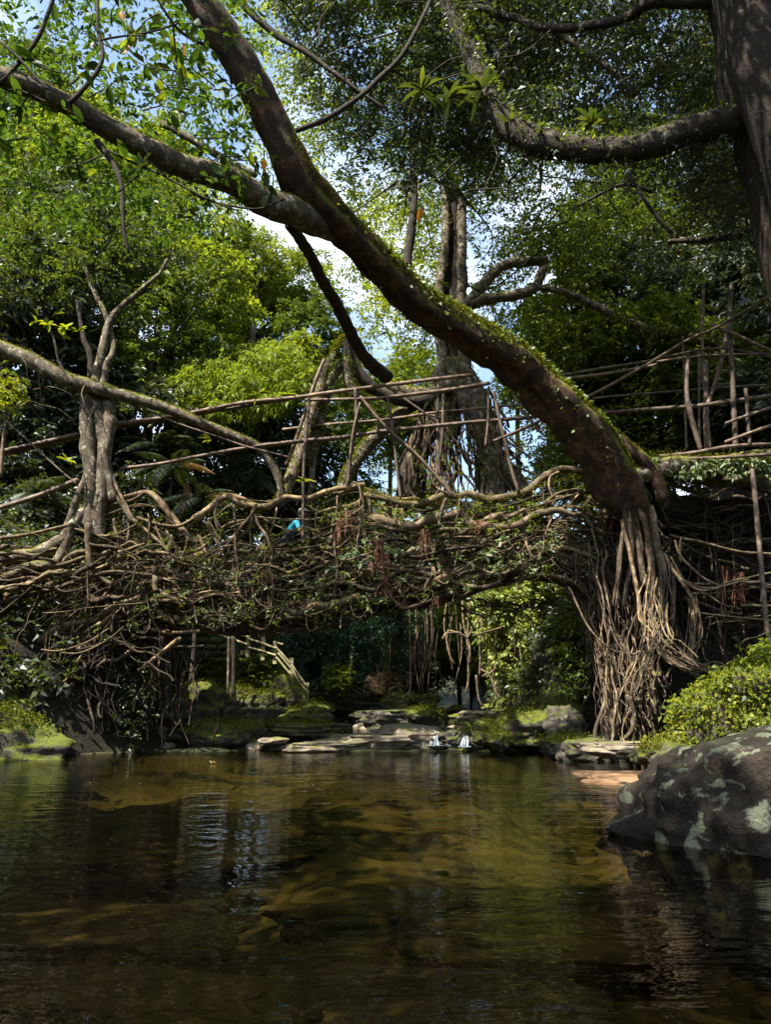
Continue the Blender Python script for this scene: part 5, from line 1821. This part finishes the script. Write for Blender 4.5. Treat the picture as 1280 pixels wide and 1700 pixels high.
def forest_tree(px, py, D, k, mat, sc, name, label, group, bark='bark_dark'):
    label = label + ' with crown ' + where(px, py)
    c = P(px, py, D)
    gz = float(ground_h(c[0], c[1])) - .3
    h_ = max(c[2] - gz, 1.0)
    t = thing(name, label, 'tree' if 'bush' not in name else 'bush', group, (c[0], c[1], gz))
    cr = put(crown_me[k][mat], 'crown', (0, 0, h_), (rng.uniform(-.15, .15), rng.uniform(-.15, .15), rng.uniform(0, 6.28)), sc * rng.uniform(.9, 1.1), t)
    put(crown_me[k]['limbs'], 'limbs', (0, 0, h_), cr.rotation_euler, cr.scale[0], t)
    if 'bush' not in name:
        put(trunk_me[bark], 'trunk', (0, 0, h_), (0, 0, rng.uniform(0, 6)), (h_ * .9 if h_ < 12 else 11, h_ * .9 if h_ < 12 else 11, h_), t)
    return t


G1 = 'forest trees rising on the left slope'
G2 = 'forest trees crowding behind the right bank'
G3 = 'trees closing the far end of the ravine'
left = [  # px, py, D, mesh, mat, scale
    (40, 470, 24, 0, 'leaf_dark', .9), (150, 420, 27, 2, 'leaf_dark', 1.0), (60, 620, 25, 3, 'leaf_dark', 1.0), (250, 560, 27, 4, 'leaf_mid', 1.0),
    (330, 640, 29, 0, 'leaf_mid', .85), (420, 640, 28, 2, 'leaf_bright', .8), (520, 680, 31, 4, 'leaf_mid', .85), (300, 470, 32, 2, 'leaf_bright', 1.0),
    (420, 520, 34, 0, 'leaf_mid', .9), (520, 560, 36, 3, 'leaf_mid', .9), (200, 330, 33, 2, 'leaf_bright', 1.05), (320, 380, 36, 4, 'leaf_bright', .95),
    (430, 440, 38, 1, 'leaf_bright', .8), (500, 480, 41, 3, 'leaf_bright', 1.0), (80, 310, 31, 0, 'leaf_bright', 1.0), (-60, 380, 28, 1, 'leaf_mid', 1.0),
    (-120, 560, 25, 0, 'leaf_dark', 1), (0, 220, 33, 4, 'leaf_bright', 1.0), (120, 220, 38, 2, 'leaf_bright', .9), (250, 260, 42, 3, 'leaf_bright', 1.1),
    (20, 740, 24, 1, 'leaf_dark', .8), (110, 740, 26, 0, 'leaf_dark', .8), (250, 700, 27, 2, 'leaf_dark', .8), (330, 770, 29, 1, 'leaf_dark', .8),
    (450, 760, 30, 0, 'leaf_dark', .8), (560, 780, 33, 4, 'leaf_mid', .8), (400, 840, 30, 3, 'leaf_dark', .9), (300, 860, 28, 0, 'leaf_dark', .7),
    (500, 860, 31, 2, 'leaf_dark', .7), 
    (180, 860, 25, 3, 'leaf_dark', .8), (60, 860, 24, 3, 'leaf_dark', .8), (-100, 760, 24, 0, 'leaf_dark', .8),
    (160, 620, 30, 1, 'leaf_dark', .9), (60, 130, 30, 3, 'leaf_mid', .9), (-150, 200, 28, 2, 'leaf_mid', 1), (590, 640, 44, 3, 'leaf_bright', .8), (650, 700, 46, 0, 'leaf_bright', 1.0), (700, 640, 48, 1, 'leaf_bright', .9),
    (560, 960, 31, 0, 'leaf_dark', .6)]
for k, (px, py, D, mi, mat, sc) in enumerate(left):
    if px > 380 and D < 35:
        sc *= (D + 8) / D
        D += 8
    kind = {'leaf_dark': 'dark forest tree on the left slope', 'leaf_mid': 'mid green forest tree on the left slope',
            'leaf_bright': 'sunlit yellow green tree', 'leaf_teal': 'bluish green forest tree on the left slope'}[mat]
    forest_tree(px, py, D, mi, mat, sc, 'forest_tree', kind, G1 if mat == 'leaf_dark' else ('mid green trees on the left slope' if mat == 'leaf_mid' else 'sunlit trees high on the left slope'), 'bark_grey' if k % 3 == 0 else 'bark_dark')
right = [
    (980, 620, 27, 0, 'leaf_mid', .85), (1080, 600, 25, 2, 'leaf_mid', .9), (1200, 640, 24, 4, 'leaf_mid', .9), (1320, 600, 23, 0, 'leaf_dark', 1),
    (1000, 720, 26, 4, 'leaf_mid', .75), (1110, 700, 25, 3, 'leaf_mid', .9), (1230, 720, 24, 1, 'leaf_mid', .75), (1330, 720, 23, 2, 'leaf_dark', .9),
    (950, 530, 32, 2, 'leaf_mid', .85), (1060, 480, 30, 1, 'leaf_dark', .9), (1180, 500, 27, 0, 'leaf_dark', .9), (1300, 450, 25, 4, 'leaf_dark', 1.0),
    (1000, 390, 34, 3, 'leaf_bright', 1.1), (1110, 360, 32, 4, 'leaf_mid', .9), (1230, 330, 30, 2, 'leaf_mid', .9), (1380, 330, 27, 0, 'leaf_dark', 1),
    (900, 570, 36, 3, 'leaf_bright', .8), (1150, 430, 36, 2, 'leaf_bright', .8), (860, 640, 40, 3, 'leaf_mid', .7), (930, 780, 42, 4, 'leaf_mid', .6),
    (1040, 250, 36, 1, 'leaf_mid', .9), (1180, 200, 34, 0, 'leaf_bright', .9), (1320, 180, 32, 3, 'leaf_mid', 1.2), (980, 800, 30, 3, 'leaf_mid', .7), (1060, 790, 27, 1, 'leaf_dark', .6), (1450, 500, 24, 1, 'leaf_dark', 1)]
for k, (px, py, D, mi, mat, sc) in enumerate(right):
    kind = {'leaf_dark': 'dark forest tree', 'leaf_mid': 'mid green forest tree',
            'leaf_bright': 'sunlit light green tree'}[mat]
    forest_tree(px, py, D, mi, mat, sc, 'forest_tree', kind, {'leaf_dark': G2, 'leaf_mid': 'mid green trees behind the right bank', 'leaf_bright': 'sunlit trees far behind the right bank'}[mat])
far = [  # lighter leaf colours here stand in for sunlight missing in the ravine
    (560, 1030, 38, 0, 'leaf_teal', .75), (620, 1070, 42, 2, 'leaf_dark', .7), (700, 1020, 46, 0, 'leaf_bright', 1.0), (780, 1060, 47, 4, 'leaf_mid', .9),
    (690, 1100, 50, 2, 'leaf_dark', .8), (760, 1000, 52, 1, 'leaf_bright', 1.0), (860, 1120, 44, 3, 'leaf_bright', 1.0), (930, 1080, 36, 0, 'leaf_mid', .8),
    (980, 1110, 31, 1, 'leaf_dark', .7), (880, 1000, 50, 2, 'leaf_bright', 1.0), (640, 930, 50, 4, 'leaf_mid', 1.0), (780, 900, 55, 0, 'leaf_mid', 1.1),
    (500, 960, 42, 1, 'leaf_dark', .9), (960, 960, 44, 4, 'leaf_mid', 1.0), (700, 860, 60, 3, 'leaf_bright', 1.5), (840, 870, 60, 2, 'leaf_bright', 1.0), (560, 860, 55, 2, 'leaf_bright', 1.0),
    (960, 1020, 40, 2, 'leaf_mid', .8), (820, 1150, 50, 2, 'leaf_dark', .6), (620, 1000, 48, 3, 'leaf_dark', 1.0)]
for k, (px, py, D, mi, mat, sc) in enumerate(far):
    kind = {'leaf_dark': 'dark ravine tree', 'leaf_mid': 'mid green ravine tree',
            'leaf_bright': 'ravine tree tinted as sunlit', 'leaf_teal': 'bluish green tree'}[mat]
    forest_tree(px, py, D, mi, mat, sc, 'forest_tree', kind, G3 if mat == 'leaf_dark' else (None if mat == 'leaf_teal' else 'lighter trees beyond the ravine' if mat == 'leaf_bright' else 'mid green trees at the far end of the ravine'))
for k, (x, y, z, mi, sc) in enumerate([(-10.5, 1.5, 9.5, 0, 1.1), (-12.5, 7, 11, 2, 1.2), (-8.5, -3, 9.5, 4, 1.1), (-5.5, 0, 11.5, 1, 1.0), (-9.5, 4.0, 13, 3, 1.3)]):  # unseen trees added to throw shade on the near pool
    gz = float(ground_h(x, y)) - .3
    t = thing('shade_tree', 'unseen dark tree added on the near left bank to shade the pool', 'tree', 'unseen shade trees added on the near left bank', (x, y, gz))
    put(crown_me[mi]['leaf_dark'], 'crown', (0, 0, z - gz), (0, 0, k * 1.3), sc, t)
    put(crown_me[mi]['limbs'], 'limbs', (0, 0, z - gz), (0, 0, k * 1.3), sc, t)
    put(trunk_me['bark_dark'], 'trunk', (0, 0, z - gz), (0, 0, 0), (z * .9, z * .9, z - gz), t)
# bright hanging foliage seen through the arch
hb = thing('hanging_creeper_mass', 'bright curtain of creeper foliage, tinted as sunlit, hanging under the arch right of centre', 'creeper')
b = MB()
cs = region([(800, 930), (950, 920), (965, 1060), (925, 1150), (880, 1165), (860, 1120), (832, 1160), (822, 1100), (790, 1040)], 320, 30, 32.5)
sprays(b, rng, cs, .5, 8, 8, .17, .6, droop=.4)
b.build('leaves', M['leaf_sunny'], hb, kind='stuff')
b = MB()
sprays(b, rng, cs[::3], .4, 7, 8, .14, .6, droop=.4)
b.build('leaves', M['leaf_pale'], hb, kind='stuff')
hd = thing('hanging_creeper_mass', 'shaded dark creeper foliage between the bright curtain and the root pillar', 'creeper')
b = MB()
cs = region([(930, 1000), (1000, 1010), (1020, 1120), (1010, 1200), (940, 1190), (920, 1150)], 150, 22.5, 26)
sprays(b, rng, cs, .4, 8, 8, .13, .5, droop=.4)
b.build('leaves', M['leaf_mid'], hd, kind='stuff')
lb = thing('creeper_bush', 'bluish green bush spilling down the bank right of the yellow railing', 'bush')
b = MB()
cs = region([(480, 1040), (640, 1020), (640, 1120), (590, 1155), (540, 1150), (500, 1110)], 190, 31, 34)
sprays(b, rng, cs, .45, 8, 8, .16, .55, droop=.4)
b.build('leaves', M['leaf_teal'], lb, kind='stuff')
b = MB()
sprays(b, rng, region([(530, 1100), (580, 1110), (575, 1150), (545, 1145)], 30, 30.5, 31), .3, 8, 8, .13, .6)
b.build('leaves', M['leaf_bright'], lb, kind='stuff')
# bright bush clump in the middle distance, left
mb_ = thing('sunlit_bush', 'rounded sunlit bush with drooping narrow leaves behind the upper bamboo rail', 'bush')
b = MB()
cs = region([(265, 640), (320, 610), (390, 590), (470, 575), (520, 600), (500, 650), (420, 690), (330, 680)], 150, 24.5, 27)
sprays(b, rng, cs, .5, 9, 9, .19, .3, droop=.6)
b.build('leaves', M['leaf_bright'], mb_, kind='stuff')
# small green shrub by the pole at the far right
sh = thing('small_shrub', 'bright small shrub at the far right above the leafy mound', 'shrub')
b = MB()
sprays(b, rng, region([(1235, 1080), (1300, 1060), (1300, 1120), (1240, 1115)], 26, 15.6, 16.6), .28, 5, 7, .13, .5)
b.build('leaves', M['leaf_lime'], sh, kind='stuff')
# undergrowth: countless low leaves on both banks
b = MB()
n_ = 6000
y = rng.uniform(8, 48, n_); sd = (rng.rand(n_) < .6) | (y < 17)
off = 9 * rng.rand(n_) ** 1.3 + .5 + .5 * (y < 19.5)
x = np.where(sd, edge_l(y) - off, edge_r(y) + off)
cs = np.stack([x, y, ground_h(x, y) + .15], -1)
sprays(b, rng, cs, .5, 5, 5, .19, .5, sag=.1)
o = b.build('undergrowth', M['leaf_dark'], kind='stuff')
tag(o, 'dark low undergrowth covering both forest banks', 'undergrowth')
# leaf litter and moss at rapids
# ------------------------------------------------------------------ palms
fr_me = {}
for mt in ('leaf_dark', 'dead'):
    b = MB()
    s = np.linspace(0, 1, 44)
    path = np.stack([s * 1.0, 0 * s, .35 * s - .75 * s ** 2], -1)
    tube(b, path[::5], np.linspace(.02, .006, len(path[::5])), 5, 0, step=.1, rng=rng)
    tg = unit(np.gradient(path, axis=0))
    for sg in (-1, 1):
        L = .30 * np.sin(np.pi * np.clip(s * .85 + .12, 0, 1))
        d = tg * .6 + np.array([0, sg, -.25])
        leafset(b, path, d, np.tile([0, 0, 1.0], (44, 1)) + rng.normal(size=(44, 3)) * .15, L, .017, fold=.1, droop=.3)
    fr_me[mt] = b.mesh('frond', M[mt], smooth=False)
for k, (px, py, D, sc, lab) in enumerate([
        (288, 775, 23.0, 1.35, 'dark palm with drooping fronds right of the pale twin-stemmed tree'), (262, 745, 25.5, 1.6, 'smaller palm half hidden behind the lower bamboo rail'),
        (335, 830, 23.5, 1.5, 'low palm just above the arching root left of the bridge'), (60, 820, 22.5, 1.5, 'palm in the deep shade at the left edge'),
        (425, 800, 30.5, 1.5, 'small palm behind the middle of the left span')]):
    c = P(px, py, D)
    gz = float(ground_h(c[0], c[1])) - .2
    t = thing('palm', lab, 'palm', None, (c[0], c[1], gz))
    hh_ = max(c[2] - gz, .4)
    put(trunk_me['bark_dark'], 'trunk', (0, 0, hh_), (0, 0, 0), (5, 5, hh_), t)
    for q in range(13):
        put(fr_me['dead' if q == 0 and k in (0, 2) else 'leaf_dark'], 'frond', (0, 0, hh_), (0, rng.uniform(-.7, .45), q * 2.4 + rng.rand() * .4), sc * rng.uniform(.8, 1.1), t)
o = thing('dead_palm_frond', 'dry brown hanging frond beside the arching root', 'frond', None, tuple(P(310, 800, 23)))
put(fr_me['dead'], 'blade', (0, 0, 0), (0, 1.3, 1.2), 1.0, o)

# ------------------------------------------------------------------ person crossing the bridge
def skin(name, verts, edges, radii, mat, parent, root_=0, sub=2):
    me = bpy.data.meshes.new(name)
    me.from_pydata([tuple(v) for v in verts], edges, [])
    me.materials.append(mat)
    o = bpy.data.objects.new(name, me)
    COL.objects.link(o)
    o.parent = parent
    m1 = o.modifiers.new('skin', 'SKIN')
    m1.use_smooth_shade = True
    if not me.skin_vertices:
        pass
    sv = me.skin_vertices[0].data
    for k, r in enumerate(radii):
        sv[k].radius = (r, r) if np.isscalar(r) else r
        sv[k].use_root = (k == root_)
    m2 = o.modifiers.new('subsurf', 'SUBSURF')
    m2.levels = sub
    m2.render_levels = sub
    return o


foot = P(476, 940, 19.5)
per = thing('person', 'person in a turquoise top and grey cap bending forward on the bridge', 'person', None, tuple(foot))
# x = walking direction (to the right), z = up; bent forward from the hips
J = dict(pel=(0, 0, .82), sp=(.07, 0, .98), ch=(.19, 0, 1.16), nk=(.30, 0, 1.27), hd0=(.35, 0, 1.34), hd1=(.38, 0, 1.44), hd2=(.38, 0, 1.50),
         lh=(0, .10, .78), lk=(.12, .11, .44), la=(.02, .11, .09), lt=(.18, .12, .045), rh=(0, -.10, .78), rk=(-.02, -.11, .43), ra=(-.20, -.11, .10), rt=(-.05, -.12, .045),
         ls=(.24, .17, 1.20), le=(.30, .24, .93), lw=(.44, .22, .74), rs=(.24, -.17, 1.20), re=(.34, -.24, .95), rw=(.50, -.22, .80))
names = list(J)
V_ = [J[k] for k in names]
rad_ = dict(pel=.135, sp=.12, ch=.135, nk=.055, hd0=.075, hd1=.098, hd2=.085, lh=.095, lk=.06, la=.042, lt=.035, rh=.095, rk=.06, ra=.042, rt=.035, ls=.06, le=.042, lw=.028, rs=.06, re=.042, rw=.028)
E_ = [('pel', 'sp'), ('sp', 'ch'), ('ch', 'nk'), ('nk', 'hd0'), ('hd0', 'hd1'), ('hd1', 'hd2'), ('pel', 'lh'), ('lh', 'lk'), ('lk', 'la'), ('la', 'lt'), ('pel', 'rh'), ('rh', 'rk'), ('rk', 'ra'), ('ra', 'rt'),
      ('ch', 'ls'), ('ls', 'le'), ('le', 'lw'), ('ch', 'rs'), ('rs', 're'), ('re', 'rw')]
E2 = [(names.index(a), names.index(c)) for a, c in E_]
RR_ = [rad_[k] for k in names]
for side, wn_, sg in (('l', 'lw', 1), ('r', 'rw', -1)):
    w_ = np.array(J[wn_])
    pi_ = len(V_)
    V_.append(tuple(w_ + np.array([.05, 0, -.055]))); RR_.append(.026); E2.append((names.index(wn_), pi_))
    for q, (oy, L) in enumerate([(-.028, .07), (-.010, .08), (.010, .075), (.027, .06)]):
        a = len(V_)
        V_.append(tuple(np.array(V_[pi_]) + np.array([.035, oy, -.02]))); RR_.append(.009)
        V_.append(tuple(np.array(V_[pi_]) + np.array([.035 + L * .6, oy, -.02 - L * .7]))); RR_.append(.008)
        E2 += [(pi_, a), (a, a + 1)]
    a = len(V_)
    V_.append(tuple(np.array(V_[pi_]) + np.array([.03, -.04 * sg, .0]))); RR_.append(.010)
    E2.append((pi_, a))
skin('body', V_, E2, RR_, M['skin'], per)
jj = ['pel', 'sp', 'ch', 'nk', 'ls', 'le', 'rs', 're']
skin('shirt', [J[k] for k in jj], [(0, 1), (1, 2), (2, 3), (2, 4), (4, 5), (2, 6), (6, 7)], [.16, .150, .165, .065, .085, .062, .085, .062], M['shirt'], per)
jj = ['pel', 'lh', 'lk', 'la', 'rh', 'rk', 'ra']
skin('trousers', [J[k] for k in jj], [(0, 1), (1, 2), (2, 3), (0, 4), (4, 5), (5, 6)], [.15, .115, .082, .062, .115, .082, .062], M['trouser'], per)
skin('shoe', [J['la'], J['lt']], [(0, 1)], [.055, .048], M['shoe'], per)
skin('shoe', [J['ra'], J['rt']], [(0, 1)], [.055, .048], M['shoe'], per)
v, f = icos(3)
hc = np.array([.385, 0, 1.47])
b = MB(); vv = v * np.array([.112, .10, .115]); vv[:, 0] = np.minimum(vv[:, 0], .045); b.add(vv + hc + np.array([-.02, 0, .015]), None, f); b.build('hair', M['hair'], per)
b = MB(); vv = v * np.array([.118, .108, .085]); vv[:, 2] = np.maximum(vv[:, 2], 0); b.add(vv + hc + np.array([-.005, 0, .05]), None, f)
vv = v * np.array([.09, .075, .010]); b.add(vv + hc + np.array([.12, 0, .05]), None, f); b.build('cap', M['cap'], per)
b = MB()
for dy in (-.034, .034):
    b.add(v * .012 + hc + np.array([.088, dy, -.005]), None, f)
b.build('eyes', M['hair'], per)
b = MB(); b.add(v * np.array([.022, .014, .022]) + hc + np.array([.10, 0, -.03]), None, f); b.build('nose', M['skin'], per)
b = MB(); b.add(v * np.array([.012, .026, .006]) + hc + np.array([.085, 0, -.068]), None, f); b.build('mouth', M['rootlet'], per)
for dy in (-.096, .096):
    b = MB(); b.add(v * np.array([.02, .012, .03]) + hc + np.array([.0, dy, -.01]), None, f); b.build('ear', M['skin'], per)

# ------------------------------------------------------------------ floating leaves
for k, (px, py, lab) in enumerate([(365, 1260, 'pale curled leaf floating nearest the far left shore'), (178, 1293, 'pinkish dry leaf floating at the left of the pool'),
                                   (256, 1294, 'dry leaf floating just right of the pinkish one'), (527, 1296, 'dry leaf floating near the middle of the pool'),
                                   (542, 1305, 'tiny yellow leaf floating in the middle of the pool'), (1033, 1398, 'pink dry leaf stranded at the tip of the lichen boulder')]):
    D = CAM_Z * F / (py - 1166)
    b = MB()
    leafset(b, np.zeros((2, 3)), np.array([[1.0, .2, .2], [-.8, .5, .3]]), np.array([[0, 0, 1.0], [0, .2, 1]]), .10 if k != 4 else .03, .06 if k != 4 else .02, fold=.5, droop=.0, big=True)
    o = b.build('floating_leaf', M['dead'])
    o.location = ((px - 640) / F * D, D, .015)
    tag(o, lab, 'leaf')
